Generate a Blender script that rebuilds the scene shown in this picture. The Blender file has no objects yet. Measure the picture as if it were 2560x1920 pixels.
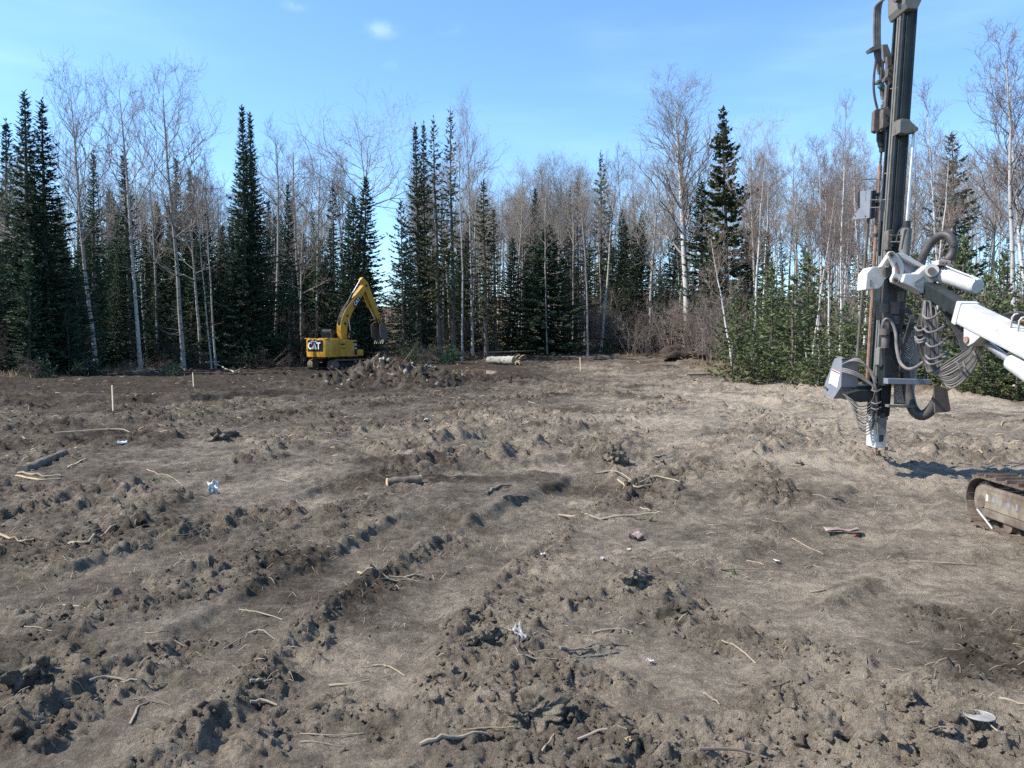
import bpy, bmesh, math, random
import numpy as np
from mathutils import Vector, Matrix

# ------------------------------------------------------------------ camera, sky, sun
scene = bpy.context.scene
COL = scene.collection
FPX = 28.0 / 36.0 * 2560.0                 # focal length in photograph pixels
CAM_H = 1.75
PITCH = math.atan(110.0 / FPX)
cam_d = bpy.data.cameras.new("camera")
cam_d.lens = 28.0
cam_d.sensor_width = 36.0
cam_d.clip_start = 0.05
cam_d.clip_end = 3000
cam = bpy.data.objects.new("camera", cam_d)
COL.objects.link(cam)
cam.location = (0, 0, CAM_H)
cam.rotation_euler = (math.pi / 2 - PITCH, 0, 0)
scene.camera = cam

SUN_AZ = math.radians(-97)                  # measured from +Y (view direction), negative = left
SUN_EL = math.radians(46)
world = bpy.data.worlds.new("World")
scene.world = world
world.use_nodes = True
wn, wl = world.node_tree.nodes, world.node_tree.links
wn.clear()
w_out = wn.new("ShaderNodeOutputWorld")
w_bg = wn.new("ShaderNodeBackground")
w_sky = wn.new("ShaderNodeTexSky")
w_sky.sky_type = 'NISHITA'
w_sky.sun_disc = False
w_sky.sun_elevation = SUN_EL
w_sky.sun_rotation = SUN_AZ
w_sky.air_density = 1.0
w_sky.dust_density = 0.4
w_sky.ozone_density = 4.0
w_bg.inputs[1].default_value = 0.15
# thin high cloud: a little white over the sky, in wisps
w_tc = wn.new("ShaderNodeTexCoord")
w_map = wn.new("ShaderNodeMapping")
w_map.inputs["Scale"].default_value = (1.3, 1.3, 6.5)
w_map.inputs["Location"].default_value = (0.35, 0.1, 0.62)
w_noise = wn.new("ShaderNodeTexNoise")
w_noise.inputs["Scale"].default_value = 1.7
w_noise.inputs["Detail"].default_value = 5.0
w_noise.inputs["Roughness"].default_value = 0.5
w_ramp = wn.new("ShaderNodeMapRange")
w_ramp.interpolation_type = 'SMOOTHSTEP'
w_ramp.inputs["From Min"].default_value = 0.42
w_ramp.inputs["From Max"].default_value = 0.80
w_ramp.inputs["To Max"].default_value = 0.30
w_mix = wn.new("ShaderNodeMixRGB")
w_mix.inputs[2].default_value = (4.6, 5.6, 6.6, 1)
wl.new(w_tc.outputs["Generated"], w_map.inputs["Vector"])
wl.new(w_map.outputs[0], w_noise.inputs["Vector"])
wl.new(w_noise.outputs["Fac"], w_ramp.inputs["Value"])
wl.new(w_ramp.outputs[0], w_mix.inputs[0])
wl.new(w_sky.outputs[0], w_mix.inputs[1])
# three small wisps of cloud high over the clearing
last = w_mix.outputs[0]
for (cpx, cpy, size, amt) in ((948, 74, 0.026, 0.26), (740, 14, 0.018, 0.16), (1128, 74, 0.018, 0.12), (985, 165, 0.015, 0.12)):
    q = Vector(((cpx - 1280.0) / FPX, math.cos(PITCH) + (960.0 - cpy) / FPX * math.sin(PITCH), (960.0 - cpy) / FPX * math.cos(PITCH) - math.sin(PITCH))).normalized()
    vd = wn.new("ShaderNodeVectorMath"); vd.operation = 'SUBTRACT'; vd.inputs[1].default_value = q
    wl.new(w_tc.outputs["Generated"], vd.inputs[0])
    vs = wn.new("ShaderNodeVectorMath"); vs.operation = 'MULTIPLY'; vs.inputs[1].default_value = (0.75, 1.0, 1.9)
    wl.new(vd.outputs[0], vs.inputs[0])
    vl = wn.new("ShaderNodeVectorMath"); vl.operation = 'LENGTH'
    wl.new(vs.outputs[0], vl.inputs[0])
    mr1 = wn.new("ShaderNodeMapRange"); mr1.interpolation_type = 'SMOOTHSTEP'
    mr1.inputs["From Min"].default_value = size; mr1.inputs["From Max"].default_value = 0.0
    mr1.inputs["To Min"].default_value = 0.0; mr1.inputs["To Max"].default_value = amt
    wl.new(vl.outputs["Value"], mr1.inputs["Value"])
    nz1 = wn.new("ShaderNodeTexNoise"); nz1.inputs["Scale"].default_value = 38.0; nz1.inputs["Detail"].default_value = 5.0
    wl.new(w_tc.outputs["Generated"], nz1.inputs["Vector"])
    mr2 = wn.new("ShaderNodeMapRange"); mr2.inputs["From Min"].default_value = 0.42; mr2.inputs["From Max"].default_value = 0.62
    wl.new(nz1.outputs["Fac"], mr2.inputs["Value"])
    mu = wn.new("ShaderNodeMath"); mu.operation = 'MULTIPLY'
    wl.new(mr1.outputs[0], mu.inputs[0]); wl.new(mr2.outputs[0], mu.inputs[1])
    mx1 = wn.new("ShaderNodeMixRGB"); mx1.inputs[2].default_value = (5.6, 5.9, 6.2, 1)
    wl.new(mu.outputs[0], mx1.inputs[0]); wl.new(last, mx1.inputs[1])
    last = mx1.outputs[0]
w_tint = wn.new("ShaderNodeMixRGB")
w_tint.blend_type = 'MULTIPLY'
w_tint.inputs[0].default_value = 1.0
w_tint.inputs[2].default_value = (0.82, 0.99, 1.12, 1)
wl.new(last, w_tint.inputs[1])
wl.new(w_tint.outputs[0], w_bg.inputs[0])
wl.new(w_bg.outputs[0], w_out.inputs[0])

sun_d = bpy.data.lights.new("sun", 'SUN')
sun_d.energy = 5.0
sun_d.angle = math.radians(0.53)
sun_d.color = (1.0, 0.94, 0.85)
sun = bpy.data.objects.new("sun", sun_d)
COL.objects.link(sun)
sun_dir = Vector((math.sin(SUN_AZ) * math.cos(SUN_EL), math.cos(SUN_AZ) * math.cos(SUN_EL), math.sin(SUN_EL)))
sun.rotation_euler = sun_dir.to_track_quat('Z', 'Y').to_euler()
sun.location = (-30, -5, 40)

scene.view_settings.view_transform = 'Standard'
scene.view_settings.look = 'None'
scene.view_settings.gamma = 1.0
scene.view_settings.use_curve_mapping = False
scene.view_settings.exposure = 0.78
scene.render.engine = 'CYCLES'
scene.cycles.max_bounces = 5
scene.cycles.diffuse_bounces = 3
scene.cycles.glossy_bounces = 2
scene.cycles.transmission_bounces = 3
scene.cycles.transparent_max_bounces = 8
scene.cycles.use_denoising = False
scene.cycles.caustics_reflective = False
scene.cycles.caustics_refractive = False

# ------------------------------------------------------------------ helpers
rng = np.random.default_rng(7)
random.seed(7)
CP, SP = math.cos(PITCH), math.sin(PITCH)

def ray(px, py):
    a = (px - 1280.0) / FPX
    b = (960.0 - py) / FPX
    return np.array([a, b * SP + CP, b * CP - SP])

def at(px, py, d):
    """world point seen at photograph pixel (px, py), at distance d along +Y"""
    r = ray(px, py)
    return r * (d / r[1]) + np.array([0, 0, CAM_H])

def atx(px, py, x):
    r = ray(px, py)
    return r * (x / r[0]) + np.array([0, 0, CAM_H])

def gpt(px, py):
    """world xy on flat ground seen at a pixel"""
    r = ray(px, py)
    k = CAM_H / -r[2]
    return r[0] * k, r[1] * k

def sstep(a, b, x):
    t = np.clip((x - a) / (b - a), 0, 1)
    return t * t * (3 - 2 * t)

def _hash(ix, iy, seed):
    h = (ix.astype(np.int64) * 374761393 + iy.astype(np.int64) * 668265263 + seed * 1274126177) & 0xFFFFFFFF
    h = ((h ^ (h >> 13)) * 1274126177) & 0xFFFFFFFF
    h = ((h ^ (h >> 16)) * 2246822519) & 0xFFFFFFFF
    return (h ^ (h >> 15)) / 4294967296.0

def pnoise(x, y, seed=0):
    xi = np.floor(x); yi = np.floor(y)
    xf = x - xi; yf = y - yi
    u = xf * xf * xf * (xf * (xf * 6 - 15) + 10)
    v = yf * yf * yf * (yf * (yf * 6 - 15) + 10)
    def g(dx, dy):
        a = _hash(xi + dx, yi + dy, seed) * 2 * math.pi
        return np.cos(a) * (xf - dx) + np.sin(a) * (yf - dy)
    n0 = g(0, 0) * (1 - u) + g(1, 0) * u
    n1 = g(0, 1) * (1 - u) + g(1, 1) * u
    return (n0 * (1 - v) + n1 * v) * 1.5

def worley(x, y, seed=0):
    xi = np.floor(x); yi = np.floor(y)
    best = np.full(np.shape(x), 9.0)
    val = np.zeros(np.shape(x))
    for dx in (-1, 0, 1):
        for dy in (-1, 0, 1):
            cx = xi + dx; cy = yi + dy
            px_ = cx + _hash(cx, cy, seed); py_ = cy + _hash(cx, cy, seed + 17)
            d = np.hypot(px_ - x, py_ - y)
            m = d < best
            best = np.where(m, d, best)
            val = np.where(m, _hash(cx, cy, seed + 31), val)
    return best, val

def new_mesh(name, V, F, smooth=False):
    V = np.asarray(V, dtype=np.float32)
    me = bpy.data.meshes.new(name)
    if isinstance(F, np.ndarray):
        k = F.shape[1]
        me.vertices.add(len(V)); me.vertices.foreach_set("co", V.ravel())
        me.loops.add(F.size); me.loops.foreach_set("vertex_index", F.astype(np.int32).ravel())
        me.polygons.add(len(F))
        me.polygons.foreach_set("loop_start", np.arange(0, F.size, k, dtype=np.int32))
        me.update(calc_edges=True)
    else:
        me.from_pydata(V.tolist(), [], F)
        me.update()
    if smooth:
        me.polygons.foreach_set("use_smooth", np.ones(len(me.polygons), dtype=bool))
    return me

def link(name, me, mat=None, parent=None, label=None, cat=None, group=None, kind=None):
    o = bpy.data.objects.new(name, me)
    COL.objects.link(o)
    if mat is not None and me is not None and len(me.materials) == 0:
        me.materials.append(mat)
    if parent is not None:
        o.parent = parent
    tag(o, label, cat, group, kind)
    return o

def tag(o, label=None, cat=None, group=None, kind=None):
    if label: o["label"] = label
    if cat: o["category"] = cat
    if group: o["group"] = group
    if kind: o["kind"] = kind
    return o

def empty(name, loc=(0, 0, 0), rz=0.0, label=None, cat=None, group=None, scale=None, rot=None):
    o = bpy.data.objects.new(name, None)
    o.empty_display_size = 0.2
    COL.objects.link(o)
    o.location = loc
    o.rotation_euler = rot if rot is not None else (0, 0, rz)
    if scale is not None:
        o.scale = scale
    return tag(o, label, cat, group)

def tubes(polys, sides):
    """polys: list of (pts (n,3), radii (n,)); returns verts, quads"""
    groups = {}
    for p, r in polys:
        groups.setdefault(len(p), []).append((p, r))
    VV, FF, off = [], [], 0
    for n, L in groups.items():
        P = np.array([a for a, _ in L], dtype=float)
        R = np.array([b for _, b in L], dtype=float)
        T = np.gradient(P, axis=1)
        T /= np.linalg.norm(T, axis=2, keepdims=True) + 1e-9
        mean = np.abs(T.mean(axis=1)[:, 2]) > 0.8
        ref = np.where(mean[:, None], np.array([1.0, 0, 0]), np.array([0, 0, 1.0]))[:, None, :]
        N = np.cross(T, np.broadcast_to(ref, T.shape))
        N /= np.linalg.norm(N, axis=2, keepdims=True) + 1e-9
        B = np.cross(T, N)
        a = np.arange(sides) / sides * 2 * math.pi
        V = P[:, :, None, :] + R[:, :, None, None] * (np.cos(a)[None, None, :, None] * N[:, :, None, :] + np.sin(a)[None, None, :, None] * B[:, :, None, :])
        b = len(L)
        idx = np.arange(b * n * sides).reshape(b, n, sides)
        i0 = idx[:, :-1, :]; i1 = idx[:, 1:, :]
        j0 = np.roll(i0, -1, axis=2); j1 = np.roll(i1, -1, axis=2)
        F = np.stack([i0, j0, j1, i1], axis=-1).reshape(-1, 4) + off
        VV.append(V.reshape(-1, 3)); FF.append(F); off += b * n * sides
    return np.concatenate(VV), np.concatenate(FF)

def smooth_path(pts, n=14):
    """Catmull-Rom through the given points"""
    P = [np.array(p, dtype=float) for p in pts]
    P = [2 * P[0] - P[1]] + P + [2 * P[-1] - P[-2]]
    out = []
    segs = len(P) - 3
    for k in range(n):
        t = k / (n - 1) * segs
        i = min(int(t), segs - 1); f = t - i
        p0, p1, p2, p3 = P[i:i + 4]
        out.append(0.5 * ((2 * p1) + (p2 - p0) * f + (2 * p0 - 5 * p1 + 4 * p2 - p3) * f * f + (3 * p1 - p0 - 3 * p2 + p3) * f ** 3))
    return np.array(out)

class MB:
    """collects shapes into one mesh"""
    def __init__(s):
        s.V = []; s.F = []
    def add(s, V, F):
        o = len(s.V)
        s.V += [tuple(v) for v in V]
        s.F += [tuple(int(i) + o for i in f) for f in F]
        return s
    def hexa(s, P8):
        """8 corners: 4 of one end in order, 4 of the other end"""
        return s.add(P8, [(0, 1, 2, 3), (7, 6, 5, 4), (0, 4, 5, 1), (1, 5, 6, 2), (2, 6, 7, 3), (3, 7, 4, 0)])
    def box(s, c, size, rot=None):
        h = np.array(size) / 2
        P = np.array([(-1, -1, -1), (1, -1, -1), (1, 1, -1), (-1, 1, -1), (-1, -1, 1), (1, -1, 1), (1, 1, 1), (-1, 1, 1)]) * h
        if rot is not None:
            P = P @ np.array(rot).T
        return s.hexa(P + np.array(c))
    def prism(s, pts, vec):
        """polygon pts (3-D, planar) swept along vec"""
        n = len(pts)
        A = [np.array(p, dtype=float) for p in pts]
        B = [p + np.array(vec) for p in A]
        F = [tuple(range(n)), tuple(range(2 * n - 1, n - 1, -1))]
        F += [(i, i + n, (i + 1) % n + n, (i + 1) % n) for i in range(n)]
        return s.add(A + B, F)
    def tube(s, pts, r, sides=8, caps=True):
        P = np.array(pts, dtype=float)
        R = np.full(len(P), r) if np.isscalar(r) else np.array(r, dtype=float)
        V, F = tubes([(P, R)], sides)
        F = [tuple(f) for f in F]
        if caps:
            n = len(V)
            F += [tuple(range(sides)), tuple(range(n - 1, n - sides - 1, -1))]
        return s.add(V, F)
    def build(s, name, mat, parent=None, smooth=False, bevel=0.0, org=None, **kw):
        V = np.array(s.V, dtype=float)
        if org is not None:
            V = V - np.array(org)
        me = new_mesh(name, V, s.F)
        bm = bmesh.new(); bm.from_mesh(me)
        bmesh.ops.recalc_face_normals(bm, faces=bm.faces)
        if bevel > 0:
            ed = [e for e in bm.edges if len(e.link_faces) == 2 and e.calc_face_angle(0) > 0.5]
            bmesh.ops.bevel(bm, geom=ed, offset=bevel, segments=2, affect='EDGES', profile=0.6, clamp_overlap=True)
        bm.to_mesh(me); bm.free()
        if smooth:
            me.polygons.foreach_set("use_smooth", np.ones(len(me.polygons), dtype=bool))
            try:
                me.set_sharp_from_angle(angle=math.radians(42))
            except Exception:
                pass
        return link(name, me, mat, parent, **kw)

# ------------------------------------------------------------------ materials
def material(name, col, col2=None, rough=0.8, metal=0.0, scale=8.0, detail=4.0, bump=0.0, bump_scale=40.0, lo=0.35, hi=0.65, rand=0.0, spec=0.3, stretch=None, translucent=0.0):
    m = bpy.data.materials.new(name)
    m.use_nodes = True
    n, l = m.node_tree.nodes, m.node_tree.links
    bs = n["Principled BSDF"]
    bs.inputs["Roughness"].default_value = rough
    bs.inputs["Metallic"].default_value = metal
    bs.inputs["Specular IOR Level"].default_value = spec
    tc = n.new("ShaderNodeTexCoord")
    mp = n.new("ShaderNodeMapping")
    if stretch: mp.inputs["Scale"].default_value = stretch
    l.new(tc.outputs["Object"], mp.inputs["Vector"])
    nz = n.new("ShaderNodeTexNoise")
    nz.inputs["Scale"].default_value = scale
    nz.inputs["Detail"].default_value = detail
    nz.inputs["Roughness"].default_value = 0.62
    l.new(mp.outputs[0], nz.inputs["Vector"])
    mr = n.new("ShaderNodeMapRange")
    mr.inputs["From Min"].default_value = lo
    mr.inputs["From Max"].default_value = hi
    l.new(nz.outputs["Fac"], mr.inputs["Value"])
    mx = n.new("ShaderNodeMixRGB")
    mx.inputs[1].default_value = (*col, 1)
    mx.inputs[2].default_value = (*(col2 or tuple(c * 0.8 for c in col)), 1)
    l.new(mr.outputs[0], mx.inputs[0])
    last = mx.outputs[0]
    if rand > 0:
        oi = n.new("ShaderNodeObjectInfo")
        hs = n.new("ShaderNodeHueSaturation")
        m1 = n.new("ShaderNodeMapRange")
        m1.inputs["To Min"].default_value = 1 - rand
        m1.inputs["To Max"].default_value = 1 + rand
        l.new(oi.outputs["Random"], m1.inputs["Value"])
        m2 = n.new("ShaderNodeMath"); m2.operation = 'MULTIPLY_ADD'
        m2.inputs[1].default_value = 0.05 * rand; m2.inputs[2].default_value = 0.5 - 0.025 * rand
        l.new(oi.outputs["Random"], m2.inputs[0])
        l.new(m1.outputs[0], hs.inputs["Value"])
        l.new(m2.outputs[0], hs.inputs["Hue"])
        l.new(last, hs.inputs["Color"])
        last = hs.outputs[0]
    l.new(last, bs.inputs["Base Color"])
    if bump > 0:
        nb = n.new("ShaderNodeTexNoise")
        nb.inputs["Scale"].default_value = bump_scale
        nb.inputs["Detail"].default_value = 3
        l.new(mp.outputs[0], nb.inputs["Vector"])
        bp = n.new("ShaderNodeBump")
        bp.inputs["Strength"].default_value = 0.6
        bp.inputs["Distance"].default_value = bump
        l.new(nb.outputs["Fac"], bp.inputs["Height"])
        l.new(bp.outputs[0], bs.inputs["Normal"])
    if translucent > 0:
        out = n["Material Output"]
        tr = n.new("ShaderNodeBsdfTranslucent")
        ms = n.new("ShaderNodeMixShader")
        ms.inputs[0].default_value = translucent
        l.new(last, tr.inputs["Color"])
        l.new(bs.outputs[0], ms.inputs[1]); l.new(tr.outputs[0], ms.inputs[2])
        l.new(ms.outputs[0], out.inputs["Surface"])
    return m

def soil_material(name, fine=1.0):
    m = bpy.data.materials.new(name)
    m.use_nodes = True
    n, l = m.node_tree.nodes, m.node_tree.links
    bs = n["Principled BSDF"]
    bs.inputs["Roughness"].default_value = 0.93
    bs.inputs["Specular IOR Level"].default_value = 0.15
    tc = n.new("ShaderNodeTexCoord")
    def noise(sc, det, rough=0.6):
        q = n.new("ShaderNodeTexNoise")
        q.inputs["Scale"].default_value = sc; q.inputs["Detail"].default_value = det; q.inputs["Roughness"].default_value = rough
        l.new(tc.outputs["Object"], q.inputs["Vector"])
        return q.outputs["Fac"]
    def rng_(v, a, b, c=0.0, d=1.0):
        q = n.new("ShaderNodeMapRange")
        q.inputs["From Min"].default_value = a; q.inputs["From Max"].default_value = b
        q.inputs["To Min"].default_value = c; q.inputs["To Max"].default_value = d
        l.new(v, q.inputs["Value"]); return q.outputs[0]
    def math_(op, a, b):
        q = n.new("ShaderNodeMath"); q.operation = op
        for i, v in enumerate((a, b)):
            if isinstance(v, (int, float)): q.inputs[i].default_value = v
            else: l.new(v, q.inputs[i])
        return q.outputs[0]
    def mix(f, a, b):
        q = n.new("ShaderNodeMixRGB")
        l.new(f, q.inputs[0])
        for i, v in ((1, a), (2, b)):
            if isinstance(v, tuple): q.inputs[i].default_value = (*v, 1)
            else: l.new(v, q.inputs[i])
        return q.outputs[0]
    dry = n.new("ShaderNodeAttribute"); dry.attribute_name = "dry"  # soil dryness, plus the forest shade painted into the left strip
    lit = n.new("ShaderNodeAttribute"); lit.attribute_name = "litter"
    n1 = noise(1.3, 6, 0.65); n2 = noise(9.0, 6, 0.7); n3 = noise(42.0, 6, 0.75)
    f = math_('ADD', dry.outputs["Fac"], rng_(n1, 0.25, 0.75, -0.34, 0.34))
    f = math_('ADD', f, rng_(n2, 0.25, 0.75, -0.30, 0.30))
    f = math_('ADD', f, rng_(n3, 0.25, 0.75, -0.24, 0.24))
    fc = n.new("ShaderNodeClamp"); l.new(f, fc.inputs[0])
    soil = n.new("ShaderNodeValToRGB")
    cr = soil.color_ramp
    cr.elements[0].position = 0.0; cr.elements[0].color = (0.040, 0.029, 0.020, 1)
    cr.elements[1].position = 1.0; cr.elements[1].color = (0.365, 0.305, 0.230, 1)
    e = cr.elements.new(0.35); e.color = (0.098, 0.079, 0.059, 1)
    e = cr.elements.new(0.68); e.color = (0.205, 0.171, 0.130, 1)
    l.new(fc.outputs[0], soil.inputs[0])
    litc = mix(rng_(n2, 0.35, 0.65), (0.135, 0.088, 0.050), (0.062, 0.046, 0.028))
    litc = mix(rng_(n3, 0.55, 0.72), litc, (0.21, 0.15, 0.09))
    col = mix(lit.outputs["Fac"], soil.outputs[0], litc)
    l.new(col, bs.inputs["Base Color"])
    bp = n.new("ShaderNodeBump"); bp.inputs["Strength"].default_value = 1.0; bp.inputs["Distance"].default_value = 0.075 * fine
    hh = math_('ADD', noise(13, 9, 0.74), math_('MULTIPLY', noise(60, 6, 0.75), 0.45))
    l.new(hh, bp.inputs["Height"])
    l.new(bp.outputs[0], bs.inputs["Normal"])
    return m

M = {}
M['soil'] = soil_material('soil')
M['water'] = material('muddy_water', (0.15, 0.105, 0.06), (0.19, 0.135, 0.08), rough=0.06, scale=1.5, spec=0.5)
M['needle'] = material('spruce_needles', (0.026, 0.048, 0.030), (0.050, 0.074, 0.038), rough=0.75, scale=1.6, rand=0.35, translucent=0.18)
M['needle_olive'] = material('olive_spruce_needles', (0.050, 0.066, 0.030), (0.095, 0.098, 0.046), rough=0.75, scale=1.6, rand=0.3, translucent=0.2)
M['needle_young'] = material('young_spruce_needles', (0.070, 0.096, 0.038), (0.135, 0.155, 0.070), rough=0.7, scale=2.2, rand=0.3, translucent=0.22)
M['conifer_bark'] = material('conifer_bark', (0.085, 0.068, 0.056), (0.15, 0.13, 0.11), rough=0.95, scale=9, stretch=(1, 1, 0.25), bump=0.01)
M['twig'] = material('grey_twigs', (0.195, 0.163, 0.135), (0.30, 0.262, 0.222), rough=0.9, scale=3, rand=0.25)
M['twig_red'] = material('reddish_twigs', (0.165, 0.122, 0.102), (0.25, 0.20, 0.17), rough=0.9, scale=3, rand=0.3)
M['twig_shade'] = material('shade_painted_twigs', (0.085, 0.064, 0.052), (0.13, 0.10, 0.082), rough=0.9, scale=3, rand=0.3)  # twig colour with forest shade painted in
M['limb'] = material('pale_limbs', (0.36, 0.325, 0.285), (0.24, 0.21, 0.18), rough=0.9, scale=4, rand=0.2)

def aspen_bark(name, pale, dark, thr):
    m = bpy.data.materials.new(name); m.use_nodes = True
    n, l = m.node_tree.nodes, m.node_tree.links
    bs = n["Principled BSDF"]; bs.inputs["Roughness"].default_value = 0.85; bs.inputs["Specular IOR Level"].default_value = 0.2
    tc = n.new("ShaderNodeTexCoord"); mp = n.new("ShaderNodeMapping"); mp.inputs["Scale"].default_value = (2.2, 2.2, 3.4)
    l.new(tc.outputs["Object"], mp.inputs[0])
    a = n.new("ShaderNodeTexNoise"); a.inputs["Scale"].default_value = 2.0; a.inputs["Detail"].default_value = 5
    l.new(mp.outputs[0], a.inputs["Vector"])
    r = n.new("ShaderNodeMapRange"); r.inputs["From Min"].default_value = thr; r.inputs["From Max"].default_value = thr + 0.07
    l.new(a.outputs["Fac"], r.inputs["Value"])
    b = n.new("ShaderNodeTexNoise"); b.inputs["Scale"].default_value = 0.5; b.inputs["Detail"].default_value = 3
    l.new(tc.outputs["Object"], b.inputs["Vector"])
    rb = n.new("ShaderNodeMapRange"); rb.inputs["From Min"].default_value = 0.35; rb.inputs["From Max"].default_value = 0.65
    l.new(b.outputs["Fac"], rb.inputs["Value"])
    m0 = n.new("ShaderNodeMixRGB"); m0.inputs[1].default_value = (*pale, 1); m0.inputs[2].default_value = (*[c * 0.72 for c in pale], 1)
    l.new(rb.outputs[0], m0.inputs[0])
    mx = n.new("ShaderNodeMixRGB"); mx.inputs[2].default_value = (*dark, 1)
    l.new(m0.outputs[0], mx.inputs[1]); l.new(r.outputs[0], mx.inputs[0])
    oi = n.new("ShaderNodeObjectInfo"); hs = n.new("ShaderNodeHueSaturation")
    v = n.new("ShaderNodeMapRange"); v.inputs["To Min"].default_value = 0.7; v.inputs["To Max"].default_value = 1.1
    l.new(oi.outputs["Random"], v.inputs["Value"]); l.new(v.outputs[0], hs.inputs["Value"])
    l.new(mx.outputs[0], hs.inputs["Color"]); l.new(hs.outputs[0], bs.inputs["Base Color"])
    return m
M['aspen'] = aspen_bark('aspen_bark', (0.43, 0.41, 0.36), (0.10, 0.085, 0.07), 0.56)
M['birch'] = aspen_bark('birch_bark', (0.68, 0.65, 0.60), (0.09, 0.075, 0.065), 0.60)

# ------------------------------------------------------------------ terrain
CLEARING = np.array([(-70, 20), (-34, 29), (-22, 35), (-22, 46), (-24, 52), (-21, 60), (-14, 66), (-8, 66), (-2, 63), (2, 68), (8, 71),
                     (13, 64), (12.2, 54), (10.6, 42), (11.3, 33), (12.8, 26), (14.2, 20), (24, 8), (32, -40), (-70, -40)], dtype=float)

def poly_sdf(x, y, P):
    """signed distance to polygon, negative inside"""
    d = np.full(np.shape(x), 1e9); inside = np.zeros(np.shape(x), dtype=bool)
    n = len(P)
    for i in range(n):
        ax, ay = P[i]; bx, by = P[(i + 1) % n]
        ex, ey = bx - ax, by - ay
        t = np.clip(((x - ax) * ex + (y - ay) * ey) / (ex * ex + ey * ey), 0, 1)
        d = np.minimum(d, np.hypot(x - ax - t * ex, y - ay - t * ey))
        if ay != by:
            c = ((ay > y) != (by > y)) & (x < ex * (y - ay) / (by - ay) + ax)
            inside ^= c
    return np.where(inside, -d, d)

def line_dist(x, y, pts, reach=1.2):
    """distance to polyline, side and length along it; only worked out near the line"""
    P = np.array(pts); 
    m = (x > P[:, 0].min() - reach) & (x < P[:, 0].max() + reach) & (y > P[:, 1].min() - reach) & (y < P[:, 1].max() + reach)
    D = np.full(np.shape(x), 99.0); S = np.zeros(np.shape(x)); A = np.zeros(np.shape(x))
    if m.any():
        D[m], S[m], A[m] = _line_dist(x[m], y[m], pts)
    return D, S, A

def near(fn, d, lim, *a):
    """fn worked out only where d < lim, else 0"""
    out = np.zeros(np.shape(d)); m = d < lim
    if m.any():
        out[m] = fn(*[q[m] for q in a])
    return out

def _line_dist(x, y, pts):
    best = np.full(np.shape(x), 1e9); side = np.zeros(np.shape(x)); along = np.zeros(np.shape(x))
    acc = 0.0
    for (ax, ay), (bx, by) in zip(pts[:-1], pts[1:]):
        ex, ey = bx - ax, by - ay
        L = math.hypot(ex, ey)
        t = np.clip(((x - ax) * ex + (y - ay) * ey) / (L * L), 0, 1)
        qx, qy = x - ax - t * ex, y - ay - t * ey
        d = np.hypot(qx, qy); m = d < best
        best = np.where(m, d, best)
        side = np.where(m, np.sign(ex * qy - ey * qx), side)
        along = np.where(m, acc + t * L, along)
        acc += L
    return best, side, along

# berms of pushed-up mud: pixel path, half width (m), height (m)
BERMS_PX = [
    ([(640, 1730), (730, 1610), (860, 1500), (980, 1420), (1130, 1335)], 0.16, 0.075),
    ([(60, 1840), (190, 1760), (330, 1680), (470, 1610)], 0.17, 0.085),
    ([(-60, 1690), (90, 1700), (160, 1690)], 0.16, 0.13),
    ([(700, 1800), (860, 1770), (960, 1790)], 0.16, 0.05),
    ([(1130, 1780), (1230, 1790), (1330, 1800), (1420, 1830)], 0.14, 0.06),
    ([(430, 1860), (560, 1850), (640, 1880)], 0.14, 0.08),
    ([(1150, 1640), (1240, 1620), (1330, 1640), (1420, 1690), (1520, 1700)], 0.16, 0.06),
    ([(1440, 1510), (1530, 1475), (1600, 1440)], 0.15, 0.10),
    ([(1640, 1480), (1740, 1540), (1880, 1610), (2020, 1640)], 0.22, 0.06),
    ([(1860, 1850), (2000, 1830), (2200, 1850)], 0.16, 0.05),
    ([(2180, 1730), (2280, 1760)], 0.12, 0.07),
    ([(2320, 1850), (2440, 1850), (2520, 1900)], 0.13, 0.07),
    ([(2320, 1540), (2440, 1560), (2560, 1560)], 0.2, 0.05),
    ([(200, 1555), (330, 1520), (480, 1490)], 0.18, 0.06),
    ([(480, 1430), (620, 1400), (740, 1400)], 0.22, 0.08),
    ([(60, 1400), (230, 1360), (420, 1330), (560, 1290)], 0.22, 0.07),
    ([(100, 1260), (260, 1230), (420, 1250)], 0.3, 0.09),
    ([(380, 1330), (520, 1310), (700, 1270)], 0.25, 0.05),
    ([(640, 1150), (720, 1110), (560, 1100)], 0.3, 0.07),
    ([(0, 1090), (160, 1080), (340, 1060), (470, 1040)], 0.5, 0.12),
    ([(60, 1120), (250, 1120), (400, 1105)], 0.45, 0.09),
    ([(960, 1120), (1050, 1110), (1130, 1095), (1130, 1075)], 0.3, 0.10),
    ([(1020, 1170), (1120, 1160), (1250, 1150), (1380, 1120)], 0.25, 0.11),
    ([(1490, 1150), (1530, 1120), (1560, 1100)], 0.3, 0.13),
    ([(1190, 1040), (1290, 1080), (1350, 1115)], 0.35, 0.07),
    ([(880, 1060), (760, 1080)], 0.4, 0.06),
    ([(1380, 1060), (1480, 1070)], 0.35, 0.06),
    ([(1780, 1015), (1880, 1020)], 0.4, 0.09),
    ([(1860, 1155), (1950, 1135), (2000, 1115)], 0.14, 0.06),
    ([(1870, 1180), (1930, 1240), (1900, 1255)], 0.3, 0.05),
    ([(2330, 1130), (2420, 1140), (2520, 1150)], 0.35, 0.04),
    ([(1180, 965), (1280, 965), (1400, 950)], 0.9, 0.10),
    ([(1380, 915), (1500, 920)], 1.0, 0.06),
]
BERMS = [([gpt(*p) for p in pts], w, h * (0.62 if pts[0][1] > 1380 else 0.95)) for pts, w, h in BERMS_PX]
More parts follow.
